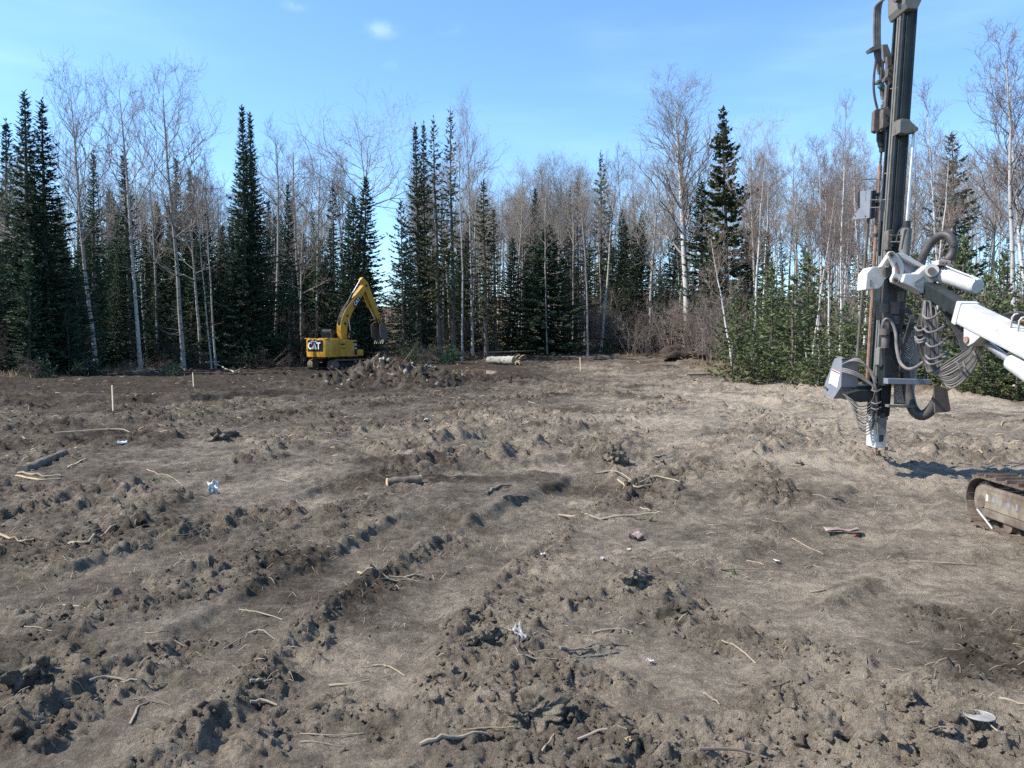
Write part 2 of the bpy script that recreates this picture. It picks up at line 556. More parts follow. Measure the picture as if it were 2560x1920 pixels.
# smooth swaths pressed by the tracks: pixel path, half width (m), depth (m)
SWATHS_PX = [
    ([(760, 1900), (850, 1700), (1000, 1500), (1250, 1320), (1500, 1200)], 0.42, 0.05),
    ([(120, 1920), (330, 1760), (560, 1590), (800, 1440), (1080, 1300)], 0.34, 0.05),
    ([(-200, 1480), (200, 1460), (520, 1330), (860, 1230)], 0.4, 0.04),
    ([(1650, 1700), (1900, 1480), (2100, 1330), (2250, 1230)], 0.45, 0.03),
    ([(-100, 1010), (200, 1005), (500, 1000), (700, 985)], 1.1, 0.10),
    ([(1300, 945), (1600, 975), (2000, 1030), (2560, 1085)], 1.2, 0.05),
    ([(950, 1130), (1200, 1105), (1500, 1080)], 0.5, 0.03),
    ([(1150, 1185), (1450, 1165), (1700, 1150)], 0.4, 0.04),
    ([(2100, 1650), (2350, 1500), (2560, 1420)], 0.4, 0.03),
]
SWATHS = [([gpt(*p) for p in pts], w, h) for pts, w, h in SWATHS_PX]
PUDDLES_PX = [(1165, 929, 82, 9), (628, 993, 26, 5.5), (540, 1003, 26, 5), (405, 1049, 24, 5), (985, 921, 50, 4)]

def base_h(x, y):
    right = sstep(-10, -4, x)
    soft = lambda t: np.maximum(t, 0) ** 2 / (np.maximum(t, 0) + 6)
    yc = np.minimum(y, 112 + 0 * y)
    z = right * (0.034 * soft(yc - 50) + 0.02 * soft(yc - 74)) + (1 - right) * (-0.30 * sstep(34, 52, yc) + 0.03 * soft(yc - 66))
    z = z + 7.5 * sstep(98, 150, y)
    # leaf-covered bank behind the gap in the trees
    z = z + 1.5 * np.exp(-((x + 11.5) / 5.5) ** 2 - ((y - 84) / 8.0) ** 2) + 0.8 * np.exp(-((x + 2) / 5) ** 2 - ((y - 82) / 6.0) ** 2)
    # edge of pushed-up soil under the trees on the right
    z = z + 0.22 * np.exp(-((x - 12.6 + 0.03 * (y - 30)) / 0.9) ** 2) * sstep(18, 23, y) * (1 - sstep(44, 50, y))
    z = z + 0.9 * np.exp(-((x - 12.9) / 1.5) ** 2 - ((y - 58) / 1.6) ** 2) + 0.55 * np.exp(-((x - 14.8) / 1.0) ** 2 - ((y - 57) / 1.3) ** 2)
    return z

UX, UY = 0.36, 0.933                         # main direction the machines drove
PUD = []
for (ppx, ppy, rx, ry) in PUDDLES_PX:
    d = 1.75 * FPX / (ppy - 850)
    for _ in range(6):
        p = at(ppx, ppy, d); zb = float(base_h(np.array([p[0]]), np.array([p[1]]))[0])
        d = (CAM_H - zb) * FPX / (ppy - 850)
    p = at(ppx, ppy, d)
    PUD.append((p[0], p[1], rx / FPX * d, ry * d / (ppy - 850), zb - 0.03))

def rough_mask(x, y):
    """0 smooth pressed mud .. 1 churned, crumbly mud"""
    u = x * UX + y * UY; v = x * UY - y * UX
    a = pnoise(v * 0.55 + 3, u * 0.16, 11) * 0.75 + pnoise(v * 1.5, u * 0.5 + 9, 12) * 0.45 + pnoise(x * 0.9, y * 0.9, 13) * 0.35
    r = sstep(-0.38, 0.42, a + 0.06)
    for pts, w, h in SWATHS:
        d, s, al = line_dist(x, y, pts)
        r = r * (1 - 0.85 * (1 - sstep(w * 0.75, w * 1.25, d + near(lambda X, Y: 0.10 * pnoise(X * 3, Y * 3, 21), d, w * 2, x, y))))
    for pts, w, h in BERMS:
        d, s, al = line_dist(x, y, pts)
        r = np.maximum(r, 1 - sstep(w * 0.6, w * 1.6, d + near(lambda X, Y: w * 0.8 * pnoise(X * 1.2 / w, Y * 1.2 / w, 22), d, w * 3, x, y)))
    return r

def height(x, y, detail=True):
    x = np.asarray(x, dtype=float); y = np.asarray(y, dtype=float)
    z = base_h(x, y)
    sd = poly_sdf(x, y, CLEARING) + 1.2 * pnoise(x * 0.25, y * 0.25, 5)
    inm = 1 - sstep(-0.8, 1.2, sd)
    rr = np.hypot(x, y)
    und = 0.07 * pnoise(x * 0.22, y * 0.22, 1) + 0.035 * pnoise(x * 0.6, y * 0.6, 2)
    z = z + und * (1 + 1.2 * (1 - inm)) * sstep(0.5, 3, rr)
    if not detail:
        return z
    u = x * UX + y * UY; v = x * UY - y * UX
    rm = rough_mask(x, y)
    wx = x + 0.05 * pnoise(x * 4, y * 4, 41); wy = y + 0.05 * pnoise(x * 4 + 50, y * 4, 42)
    h = np.zeros_like(z)
    # long ruts
    rut = pnoise(v * 1.7 + 0.5 * pnoise(u * 0.4, v * 0.4, 44), u * 0.22, 43)
    h += 0.026 * rut + 0.016 * np.abs(pnoise(v * 4.2, u * 0.7, 45))
    # swaths pressed flat, with bar marks of the track shoes
    for pts, w, dep in SWATHS:
        d, s, al = line_dist(x, y, pts)
        m = 1 - sstep(w * 0.8, w * 1.15, d + near(lambda X, Y: 0.06 * pnoise(X * 3, Y * 3, 46), d, w * 2, x, y))
        patch = near(lambda X, Y: sstep(0.0, 0.35, pnoise(X * 0.8, Y * 0.8, 47)), d, w * 1.3, x, y)
        h = h * (1 - 0.65 * m) - dep * m + 0.010 * m * patch * np.sin(al * 2 * math.pi / 0.19)
        h += 0.030 * np.exp(-((d - w * 1.15) / 0.09) ** 2) * near(lambda X, Y: 0.5 + pnoise(X * 2, Y * 2, 48), d, w * 1.15 + 0.3, x, y)
    # berms
    for pts, w, hh in BERMS:
        d, s, al = line_dist(wx, wy, pts)
        prof = np.exp(-(d / w) ** 2) * near(lambda X, Y: 0.65 + 0.6 * pnoise(X / w * 0.9, Y / w * 0.9, 49), d, w * 3, x, y)
        h += hh * np.clip(prof, -0.1, 1.4)
    # crumbs: irregular broken lumps
    w1 = 0.07 * pnoise(x * 9, y * 9, 61); w2 = 0.07 * pnoise(x * 9 + 31, y * 9, 62)
    w3 = 0.02 * pnoise(x * 27, y * 27, 63); w4 = 0.02 * pnoise(x * 27 + 31, y * 27, 64)
    f1, c1 = worley(wx * 4.6 + (w1 + w3) * 4.6, wy * 4.6 + (w2 + w4) * 4.6, 51)
    f2, c2 = worley(wx * 10.5 + 3 + (w1 * 0.5 + w3) * 10.5, wy * 10.5 + (w2 * 0.5 + w4) * 10.5, 52)
    lump = sstep(0.0, 0.75, 1 - f1 / 0.62) * np.clip(c1 * 2.2 - 1.25, 0, 1) * 0.070
    lump += sstep(0.0, 0.8, 1 - f2 / 0.62) * np.clip(c2 * 1.9 - 0.8, 0, 1) * 0.040
    n7 = pnoise(x * 6.3, y * 6.3, 54); n15 = pnoise(x * 14.5 + n7, y * 14.5, 55); n33 = pnoise(x * 31 + n15, y * 31, 56)
    nearw = 1 - sstep(9, 17, rr)
    n70 = pnoise(x * 63 + n33, y * 63, 65)
    rough = 0.026 * n7 + 0.028 * (0.42 - np.abs(n7)) * (0.5 + n15) + (0.020 * n15 + 0.018 * (0.35 - np.abs(n15))) * nearw + (0.018 * n33 + 0.016 * (0.3 - np.abs(n33))) * (1 - sstep(7, 13, rr)) + 0.008 * n70 * (1 - sstep(4, 7, rr))
    h += lump * rm + rough * (0.17 + 0.95 * rm ** 1.3)
    h += 0.012 * n7 * (1 - rm)
    far_gain = 0.85 + 0.75 * sstep(5, 12, rr) + 0.5 * sstep(14, 28, rr)
    z = z + h * far_gain * inm * sstep(0.2, 1.5, rr)
    z = z + (1 - inm) * (0.09 * pnoise(x * 1.4, y * 1.4, 57) + 0.05 * np.abs(pnoise(x * 3.5, y * 3.5, 58)))
    # low ridge of leaf litter along the clearing's edge
    z = z + 0.16 * np.exp(-((sd - 0.6) / 0.9) ** 2) * (0.6 + pnoise(x * 0.8, y * 0.8, 59))
    for (cx, cy, ax, ay, lev) in PUD:
        q = np.hypot((x - cx) / ax, (y - cy) / ay) + 0.22 * pnoise(x * 1.3, y * 1.3, 60)
        k = 1 - sstep(0.75, 1.35, q)
        z = z * (1 - k) + k * np.minimum(z, lev - 0.05 * (1 - np.clip(q, 0, 1)) - 0.004)
    return z

def dryness_and_shade(x, y, z=None):
    n = pnoise(x * 0.16, y * 0.16, 71) * 0.20 + pnoise(x * 0.5, y * 0.5, 72) * 0.14
    d = 0.65 + n
    d += 0.15 * sstep(-1.0, 5.0, x - 0.02 * y) * sstep(3.0, 8.0, y) * (1 - sstep(45, 60, y))
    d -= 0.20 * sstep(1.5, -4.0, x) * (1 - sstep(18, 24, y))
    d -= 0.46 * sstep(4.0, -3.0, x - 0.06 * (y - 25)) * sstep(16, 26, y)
    d -= 0.26 * sstep(24, 42, y)
    d -= 0.30 * sstep(0.35, 0.75, pnoise(x * 0.35 + 4, y * 0.35, 73) + 0.3 * pnoise(x * 1.3, y * 1.3, 74))
    d -= 0.28 * sstep(-7, -13, x) * sstep(22, 30, y)  # peat strip before the left forest, with the forest's shade painted in too
    return np.clip(d, 0, 1.2)

def litter(x, y):
    sd = poly_sdf(x, y, CLEARING) + 1.5 * pnoise(x * 0.35, y * 0.35, 75) + 0.5 * pnoise(x * 1.6, y * 1.6, 76)
    return sstep(-0.6, 0.9, sd)

# the ground sheet: fine towards the clearing, coarse elsewhere
A_dense = np.linspace(-math.radians(49), math.radians(49), 660)
A_rest = np.linspace(math.radians(49), 2 * math.pi - math.radians(49), 44)[1:-1]
ANG = np.concatenate([A_dense, A_rest])
RAD = np.concatenate([[0.6, 1.0, 1.35], np.exp(np.linspace(math.log(1.7), math.log(30), 830)), np.exp(np.linspace(math.log(30.15), math.log(96), 130)), np.array([100, 108, 120, 140, 170, 220, 300, 450, 800])])
NA, NR = len(ANG), len(RAD)
gx = (np.sin(ANG)[None, :] * RAD[:, None]).ravel()
gy = (np.cos(ANG)[None, :] * RAD[:, None]).ravel()
gz = height(gx, gy)
gx = np.append(gx, 0.0); gy = np.append(gy, 0.0); gz = np.append(gz, gz[:NA].mean())
idx = np.arange(NA * NR).reshape(NR, NA)
i0, i1 = idx[:-1], idx[1:]
j0, j1 = np.roll(i0, -1, axis=1), np.roll(i1, -1, axis=1)
quads = np.stack([i0, i1, j1, j0], axis=-1).reshape(-1, 4)
me = new_mesh("ground", np.stack([gx, gy, gz], axis=1), quads, smooth=True)
bm = bmesh.new(); bm.from_mesh(me); bm.verts.ensure_lookup_table()
bm.faces.new([bm.verts[i] for i in range(NA)])
bm.to_mesh(me); bm.free()
def soil_attrs(me, x, y, dd=None):
    a = me.attributes.new("dry", 'FLOAT', 'POINT'); a.data.foreach_set("value", (dryness_and_shade(x, y) if dd is None else dd).astype(np.float32))
    b = me.attributes.new("litter", 'FLOAT', 'POINT'); b.data.foreach_set("value", litter(x, y).astype(np.float32))
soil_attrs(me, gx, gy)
link("ground", me, M['soil'], kind="structure")

GZ = gz[:NA * NR].reshape(NR, NA)
ND = len(A_dense)
def hfast(x, y):
    """height read back from the ground sheet (front sector), bilinear"""
    x = np.asarray(x, dtype=float); y = np.asarray(y, dtype=float)
    r = np.clip(np.hypot(x, y), RAD[0], RAD[-1] * .999); a = np.arctan2(x, y)
    ok = np.abs(a) < A_dense[-1]
    a = np.clip(a, A_dense[0], A_dense[-1] - 1e-6)
    fa = (a - A_dense[0]) / (A_dense[1] - A_dense[0]); ia = np.minimum(fa.astype(int), ND - 2); fa = fa - ia
    ir = np.clip(np.searchsorted(RAD, r) - 1, 0, NR - 2); fr = (r - RAD[ir]) / (RAD[ir + 1] - RAD[ir])
    z = (GZ[ir, ia] * (1 - fa) + GZ[ir, ia + 1] * fa) * (1 - fr) + (GZ[ir + 1, ia] * (1 - fa) + GZ[ir + 1, ia + 1] * fa) * fr
    return np.where(ok, z, base_h(x, y))

def hz(x, y, detail=True):
    return float(hfast(np.array([x]), np.array([y]))[0])

MARCH = np.concatenate([np.linspace(2, 20, 500), np.linspace(20.1, 130, 900)])
def on_ground(px, py, extra=0.0):
    """ground point seen at a pixel, on the rolling terrain"""
    r = ray(px, py)
    X = r[0] / r[1] * MARCH; Z = CAM_H + r[2] / r[1] * MARCH
    G = hfast(X, MARCH)
    hit = np.flatnonzero(Z <= G)
    k = hit[0] if len(hit) else len(MARCH) - 1
    return np.array([X[k], MARCH[k], G[k] + extra])

# puddles
for (cx, cy, ax, ay, lev) in PUD:
    n = 40
    t = np.linspace(0, 2 * math.pi, n, endpoint=False)
    rr = 1.25 + 0.12 * np.sin(3 * t + cx) + 0.08 * np.sin(5 * t)
    V = np.stack([cx + ax * rr * np.cos(t), cy + ay * rr * np.sin(t), np.full(n, lev)], axis=1)
    link("puddle", new_mesh("puddle", V, [tuple(range(n))]), M['water'], kind="structure")

# ------------------------------------------------------------------ loose clods, one mass
def ico(sub):
    bm = bmesh.new(); bmesh.ops.create_icosphere(bm, subdivisions=sub, radius=1.0)
    V = np.array([v.co[:] for v in bm.verts]); F = np.array([[v.index for v in f.verts] for f in bm.faces]); bm.free()
    return V, F
ICO1, ICO2, ICO3, ICO4 = ico(1), ico(2), ico(3), ico(5)

def lumpy(V, seed, amp=0.35, freq=1.6):
    r = np.random.default_rng(seed)
    W = V.copy(); s = np.ones(len(V))
    for k in range(7):
        d = r.normal(size=3); d /= np.linalg.norm(d)
        s += amp * 0.5 * np.sin(freq * (1 + 0.45 * k) * (V @ d) * 1.7 + r.uniform(0, 6.28)) / (1 + 0.25 * k)
    return W * np.clip(s, 0.35, 1.9)[:, None]

def clod_cloud(n, rmin, rmax, smin, smax, base, seed, name, squash=0.75, amp=0.4, thr=0.5):
    r = np.random.default_rng(seed)
    protos = [lumpy(base[0], seed * 10 + k, amp) for k in range(9)]
    m = n * 5
    ang = r.uniform(-math.radians(43), math.radians(43), m)
    rad = np.exp(r.uniform(math.log(rmin), math.log(rmax), m))
    x, y = np.sin(ang) * rad, np.cos(ang) * rad
    w = rough_mask(x, y) ** 1.6 * (0.35 + 0.65 * sstep(-0.1, 0.5, pnoise(x * 1.7, y * 1.7, seed + 5)))
    w *= (1 - litter(x, y))
    keep = np.flatnonzero(r.uniform(0, 1, m) < w * thr * 2)[:n]
    x, y, rad = x[keep], y[keep], rad[keep]; n = len(x)
    s = smin * (smax / smin) ** (r.uniform(0, 1, n) ** 2.2)
    s = np.maximum(s, rad * 0.0011)
    z = height(x, y) + s * 0.12
    pid = r.integers(0, 9, n)
    base_v = np.array([protos[k] for k in range(9)])[pid]          # n,v,3
    rot = r.normal(size=(n, 4)); rot /= np.linalg.norm(rot, axis=1, keepdims=True)
    a, b, c, d = rot.T
    Rm = np.stack([np.stack([1 - 2 * (c * c + d * d), 2 * (b * c - a * d), 2 * (b * d + a * c)], -1),
                   np.stack([2 * (b * c + a * d), 1 - 2 * (b * b + d * d), 2 * (c * d - a * b)], -1),
                   np.stack([2 * (b * d - a * c), 2 * (c * d + a * b), 1 - 2 * (b * b + c * c)], -1)], 1)
    P = np.einsum('nij,nvj->nvi', Rm, base_v) * s[:, None, None]
    P[:, :, 2] *= squash
    P += np.stack([x, y, z], 1)[:, None, :]
    nv = base_v.shape[1]
    F = (base[1][None] + (np.arange(n) * nv)[:, None, None]).reshape(-1, 3)
    me = new_mesh(name, P.reshape(-1, 3), F, smooth=True)
    dd = np.repeat(dryness_and_shade(x, y) + r.uniform(-0.22, 0.12, n), nv)
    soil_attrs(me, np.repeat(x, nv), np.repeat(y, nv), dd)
    return link(name, me, M['soil'], kind="stuff", label="loose crumbs of grey brown mud scattered over the churned clearing", cat="mud clods")

clod_cloud(14000, 2.2, 26, 0.004, 0.015, ICO1, 3, "mud_crumbs", squash=0.8, amp=0.6)
clod_cloud(700, 2.4, 34, 0.014, 0.034, ICO2, 4, "mud_clods", amp=0.65)

# ------------------------------------------------------------------ trees: prototypes
def unit(v):
    return v / (np.linalg.norm(v, axis=-1, keepdims=True) + 1e-9)

def conifer(seed, H=16.0, W=1.5, base=0.12, power=0.85, gap=0.24, per=6, droop=0.35, spray=0.30, tuft=1.0, sparse=0.0, lean=0.0, bare=0.0, dens=1.0):
    """returns trunk (V,F) and crown (V,F); H height, W crown half width"""
    r = np.random.default_rng(seed)
    n = 12
    t = np.linspace(0, 1, n)
    bend = np.cumsum(r.normal(0, 0.035, (n, 2)), axis=0) * 0.6
    bend -= bend[0]
    trunk = np.stack([bend[:, 0] + lean * t, bend[:, 1], t * H], 1)
    rad = 0.010 * H * (1 - t) ** 0.9 + 0.012
    tv, tf = tubes([(trunk, rad)], 8)
    def axis(z):
        return np.array([np.interp(z, trunk[:, 2], trunk[:, 0]), np.interp(z, trunk[:, 2], trunk[:, 1]), z])
    limbs, P, D, L, WD = [], [], [], [], []
    z = base * H
    while z < H * 0.985:
        f = (z - base * H) / (H * (1 - base))
        prof = (1 - f) ** power * (0.55 + 0.45 * min(1, f * 5 + 0.25))
        clump = 1 + 0.28 * math.sin(z * 2.1 + seed) * (1 - f)
        k = max(3, int(round(per * (0.6 + 0.5 * (1 - f)))))
        a0 = r.uniform(0, 6.28)
        for b in range(k):
            if r.random() < sparse * (1 - f) ** 0.5:
                continue
            a = a0 + b * 6.283 / k + r.normal(0, 0.25)
            ln = max(0.10, W * prof * clump * r.uniform(0.62, 1.15))
            if r.random() < 0.07: ln *= 1.35
            up = 0.55 * f ** 1.5 - droop * (1 - f)
            p0 = axis(z + r.normal(0, gap * 0.3))
            dirv = np.array([math.cos(a), math.sin(a), up + r.normal(0, 0.08)])
            dirv /= np.linalg.norm(dirv)
            s = np.linspace(0, 1, 4)
            sag = -0.16 * ln * (1 - f) * np.sin(s * math.pi * 0.9) + 0.16 * ln * s ** 2.5
            pts = p0 + dirv * (s * ln)[:, None]
            pts[:, 2] += sag
            limbs.append((pts, np.array([0.012, 0.010, 0.007, 0.003]) * (0.6 + ln * 0.5)))
            m = max(3, int(ln / 0.075 * dens))
            ss = r.uniform(0.10 + bare * (1 - f), 1.0, m) ** 0.85
            q = np.stack([np.interp(ss, s, pts[:, j]) for j in range(3)], 1)
            side = np.array([-math.sin(a), math.cos(a), 0])
            for sg in (-1, 1):
                d = dirv * r.uniform(0.35, 1.0, (m, 1)) + side * sg * r.uniform(0.35, 1.0, (m, 1)) + np.array([0, 0, 1]) * r.uniform(-0.55, 0.18, (m, 1))
                P.append(q); D.append(unit(d))
                L.append(spray * (0.5 + 0.6 * r.random(m)) * (0.55 + 0.6 * (1 - ss)) * min(1.0, 0.45 + ln * 0.55))
                WD.append(np.full(m, 0.10 * tuft))
            mm = max(1, m // 2)
            P.append(q[:mm]); D.append(unit(np.array([0, 0, -1.0]) + 0.5 * r.normal(size=(mm, 3)) + dirv * 0.4))
            L.append(spray * 0.7 * r.uniform(0.5, 1, mm)); WD.append(np.full(mm, 0.07 * tuft))
            P.append(pts[-1:]); D.append(unit(dirv[None] + np.array([[0, 0, 0.3]]))); L.append(np.array([0.22])); WD.append(np.array([0.06 * tuft]))
        z += gap * r.uniform(0.7, 1.3) * (0.55 + 0.6 * (1 - f))
    # leader
    for k in range(14):
        zz = H * (1 - 0.05 * r.random()) ; P.append(axis(zz)[None]); D.append(unit(np.array([[r.normal(0, .35), r.normal(0, .35), 0.8]]))); L.append(np.array([0.22])); WD.append(np.array([0.06]))
    P = np.concatenate(P); D = np.concatenate(D); L = np.concatenate(L)[:, None]; WD = np.concatenate(WD)[:, None]
    N = unit(np.cross(D, r.normal(size=D.shape)))
    n = len(P)
    V = np.stack([P, P + D * L * 0.4 + N * WD * 0.5, P + D * L, P + D * L * 0.4 - N * WD * 0.5], 1)
    lv, lf = tubes(limbs, 3)
    F = np.arange(n * 4).reshape(n, 4)
    return (tv, tf), (np.concatenate([V.reshape(-1, 3), lv]), np.concatenate([F, lf + n * 4]))

def bare_tree(seed, H=16.0, first=0.5, spread=0.55, limbs=22, twig=1.0, wob=0.02, r0=0.11, up=0.75, fork=False, limb_len=0.22, crown_pow=0.7):
    """leafless tree; returns trunk and crown geometry"""
    r = np.random.default_rng(seed)
    n = 14
    t = np.linspace(0, 1, n)
    bend = np.cumsum(np.cumsum(r.normal(0, wob, (n, 2)), axis=0) * 0.5 + r.normal(0, wob, (n, 2)), axis=0) * (H / 16)
    bend -= bend[0]
    trunk = np.stack([bend[:, 0], bend[:, 1], t * H], 1)
    rad = 1.15 * r0 * (1 - t) ** 0.65 * (1 + 0.35 * np.exp(-t * 18)) + 0.006
    tv, tf = tubes([(trunk, rad)], 8)
    thick, fine = [], []
    def grow(p, d, ln, rr, lev):
        k = 4 if lev < 3 else 3
        pts = [p]; cur = d.copy()
        for i in range(k - 1):
            cur = cur + r.normal(0, 0.14 + 0.05 * lev, 3) + np.array([0, 0, 0.10 * up])
            cur /= np.linalg.norm(cur)
            pts.append(pts[-1] + cur * ln / (k - 1))
        pts = np.array(pts)
        rads = rr * np.linspace(1, 0.45, k) + 0.0012
        (thick if lev < 2 else fine).append((pts, rads))
        if lev >= 4 or ln < 0.16: return
        m = {0: r.integers(5, 8), 1: r.integers(3, 6), 2: r.integers(2, 4), 3: r.integers(1, 3)}[lev]
        m = max(1, int(m * (twig if lev > 0 else 1)))
        for j in range(m):
            s = r.uniform(0.25, 1.0) if j else 1.0
            q = np.array([np.interp(s, np.linspace(0, 1, k), pts[:, c]) for c in range(3)])
            ax = unit(r.normal(size=3))
            side = unit(np.cross(cur, ax))
            nd = unit(cur * r.uniform(0.55, 1.0) + side * r.uniform(0.4, 0.95) + np.array([0, 0, 0.25 * up]))
            grow(q, nd, ln * r.uniform(0.42, 0.68) if lev < 2 else ln * r.uniform(0.5, 0.75), max(0.0035, rr * 0.5), lev + 1)
    for i in range(limbs):
        f = first + (1 - first) * ((i + r.random()) / limbs) ** 0.9
        z = f * H * 0.985
        p = np.array([np.interp(z, trunk[:, 2], trunk[:, 0]), np.interp(z, trunk[:, 2], trunk[:, 1]), z])
        a = i * 2.4 + r.normal(0, 0.5)
        g = (f - first) / (1 - first)
        ln = H * limb_len * (1 - g * 0.8) ** crown_pow * r.uniform(0.6, 1.15) * (0.6 + 0.4 * min(1, g * 4 + 0.3))
        vert = up * (0.75 + 0.5 * g)
        d = unit(np.array([math.cos(a) * spread * 1.4, math.sin(a) * spread * 1.4, vert]))
        grow(p, d, ln, max(0.010, r0 * 0.42 * (1 - g) + 0.006), 0)
    # a few dead stubs on the lower stem
    for i in range(7):
        z = r.uniform(0.12, first) * H
        p = np.array([np.interp(z, trunk[:, 2], trunk[:, 0]), np.interp(z, trunk[:, 2], trunk[:, 1]), z])
        a = r.uniform(0, 6.28)
        ln = r.uniform(0.3, 1.2)
        d = np.array([math.cos(a), math.sin(a), r.uniform(-0.3, 0.6)])
        thick.append((np.stack([p, p + d * ln * .35 + [0, 0, .02], p + d * ln * .7, p + d * ln + [0, 0, 0.1]]), np.array([0.013, 0.010, 0.007, 0.004])))
    av, af = tubes(thick, 4)
    bv, bf = tubes(fine, 3)
    return (tv, tf), (np.concatenate([av, bv]), np.concatenate([af, bf + len(av)]))

def shrub(seed, H=2.4, stems=16, spread=0.8):
    r = np.random.default_rng(seed)
    st, tw = [], []
    for i in range(stems):
        a = r.uniform(0, 6.28); b = r.uniform(0, spread * 0.5)
        p = np.array([math.cos(a) * b, math.sin(a) * b, -0.05])
        d = unit(np.array([math.cos(a) * r.uniform(0.05, 0.5), math.sin(a) * r.uniform(0.05, 0.5), 1.0]))
        ln = H * r.uniform(0.5, 1.1); pts = [p]
        for k in range(4):
            d = unit(d + r.normal(0, 0.12, 3)); pts.append(pts[-1] + d * ln / 4)
        pts = np.array(pts); st.append((pts, np.linspace(0.011, 0.003, 5)))
        for k in range(r.integers(7, 12)):
            s = r.uniform(0.25, 1) * 4; q = pts[int(min(3, s))] + (pts[int(min(3, s)) + 1] - pts[int(min(3, s))]) * (s - int(min(3, s)))
            e = unit(d + r.normal(0, 0.6, 3) + [0, 0, 0.4]); l2 = ln * r.uniform(0.12, 0.35)
            tp = np.array([q, q + e * l2 * .5, q + unit(e + r.normal(0, .3, 3)) * l2])
            tw.append((tp, np.array([0.006, 0.005, 0.003])))
            for w in range(3):
                e2 = unit(e + r.normal(0, 0.7, 3)); q2 = tp[1]
                tw.append((np.array([q2, q2 + e2 * l2 * .3, q2 + unit(e2 + r.normal(0, .25, 3)) * l2 * .6]), np.array([0.005, 0.004, 0.003])))
    a, f = tubes(st, 4); b, g = tubes(tw, 3)
    return (a, f), (b, g)

PROTO = {}
def proto(key, geo, trunk_mat, crown_mat, H):
    (tv, tf), (cv, cf) = geo
    tm = new_mesh(key + "_trunk", tv, tf, smooth=True); tm.materials.append(M[trunk_mat])
    cm = new_mesh(key + "_crown", cv, cf, smooth=False); cm.materials.append(M[crown_mat])
    PROTO[key] = (tm, cm, H)

proto('c_tall1', conifer(1, 16, 1.9, 0.06, 0.95, 0.22, 7), 'conifer_bark', 'needle', 16)
proto('c_tall2', conifer(2, 16, 1.5, 0.10, 0.85, 0.24, 6, sparse=0.08), 'conifer_bark', 'needle', 16)
proto('c_spire', conifer(3, 18, 2.3, 0.06, 1.15, 0.20, 8, droop=0.45, dens=1.1), 'conifer_bark', 'needle', 18)
proto('c_thin', conifer(4, 16, 1.55, 0.20, 0.72, 0.30, 5, droop=0.5, sparse=0.28), 'conifer_bark', 'needle_olive', 16)
proto('c_thin2', conifer(5, 14, 1.35, 0.14, 0.75, 0.28, 5, droop=0.5, sparse=0.2), 'conifer_bark', 'needle_olive', 14)
proto('c_chunky', conifer(6, 16, 2.3, 0.10, 0.8, 0.30, 6, droop=0.15, tuft=1.9, spray=0.42, sparse=0.12), 'conifer_bark', 'needle_olive', 16)
proto('c_wide', conifer(7, 10, 2.6, 0.04, 0.9, 0.20, 8, droop=0.25, spray=0.36), 'conifer_bark', 'needle', 10)
proto('c_dark', conifer(8, 14, 2.1, 0.03, 0.8, 0.22, 7, droop=0.4), 'conifer_bark', 'needle', 14)
proto('c_layer', conifer(9, 12, 1.9, 0.10, 0.75, 0.34, 6, droop=0.30, spray=0.34), 'conifer_bark', 'needle', 12)
proto('y_1', conifer(11, 4.5, 1.40, 0.02, 0.85, 0.24, 6, droop=0.05, spray=0.26, sparse=0.30, dens=0.75), 'conifer_bark', 'needle_young', 4.5)
proto('y_2', conifer(12, 4.0, 1.65, 0.02, 0.68, 0.22, 6, droop=0.08, spray=0.28, sparse=0.36, dens=0.75), 'conifer_bark', 'needle_young', 4.0)
proto('y_3', conifer(13, 3.0, 1.35, 0.02, 0.75, 0.16, 6, droop=-0.05, spray=0.24, sparse=0.2, dens=0.8), 'conifer_bark', 'needle_young', 3.0)
proto('a_1', bare_tree(21, 16, 0.50, 0.50, 15), 'aspen', 'twig', 16)
proto('a_2', bare_tree(22, 16, 0.45, 0.55, 18, limb_len=0.25), 'aspen', 'twig', 16)
proto('a_3', bare_tree(23, 15, 0.55, 0.45, 13, wob=0.03, limb_len=0.20), 'aspen', 'twig', 15)
proto('a_4', bare_tree(24, 14, 0.60, 0.40, 11, wob=0.035, limb_len=0.16, r0=0.075), 'aspen', 'twig', 14)
proto('a_round', bare_tree(25, 17, 0.40, 0.50, 34, limb_len=0.185, r0=0.19, up=0.9, crown_pow=0.45, twig=1.3), 'birch', 'limb', 17)
proto('b_1', bare_tree(26, 13, 0.42, 0.40, 14, wob=0.03, limb_len=0.20, r0=0.075, up=0.9), 'birch', 'twig_red', 13)
proto('b_2', bare_tree(27, 11, 0.38, 0.42, 11, wob=0.04, limb_len=0.20, r0=0.055, up=0.85), 'birch', 'twig_red', 11)
proto('a_crook', bare_tree(28, 13, 0.66, 0.85, 16, wob=0.05, limb_len=0.30, r0=0.12, up=0.55, crown_pow=0.3), 'aspen', 'limb', 13)
proto('a_pole', bare_tree(29, 15, 0.62, 0.35, 12, wob=0.02, limb_len=0.13, r0=0.055), 'aspen', 'twig', 15)
proto('s_1', shrub(41), 'twig_red', 'twig_red', 2.4)
proto('s_2', shrub(42, 3.0, 12, 1.0), 'twig_red', 'twig_red', 3.0)
proto('s_3', shrub(43, 2.0, 20, 1.2), 'twig_red', 'twig', 2.0)

for k_ in ('s_1', 's_2', 's_3'):  # shrub copies for the shady side, shade painted into their twig colour
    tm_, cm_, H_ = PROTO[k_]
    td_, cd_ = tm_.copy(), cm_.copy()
    for m_ in (td_, cd_): m_.materials.clear(); m_.materials.append(M['twig_shade'])
    PROTO[k_ + 'd'] = (td_, cd_, H_)

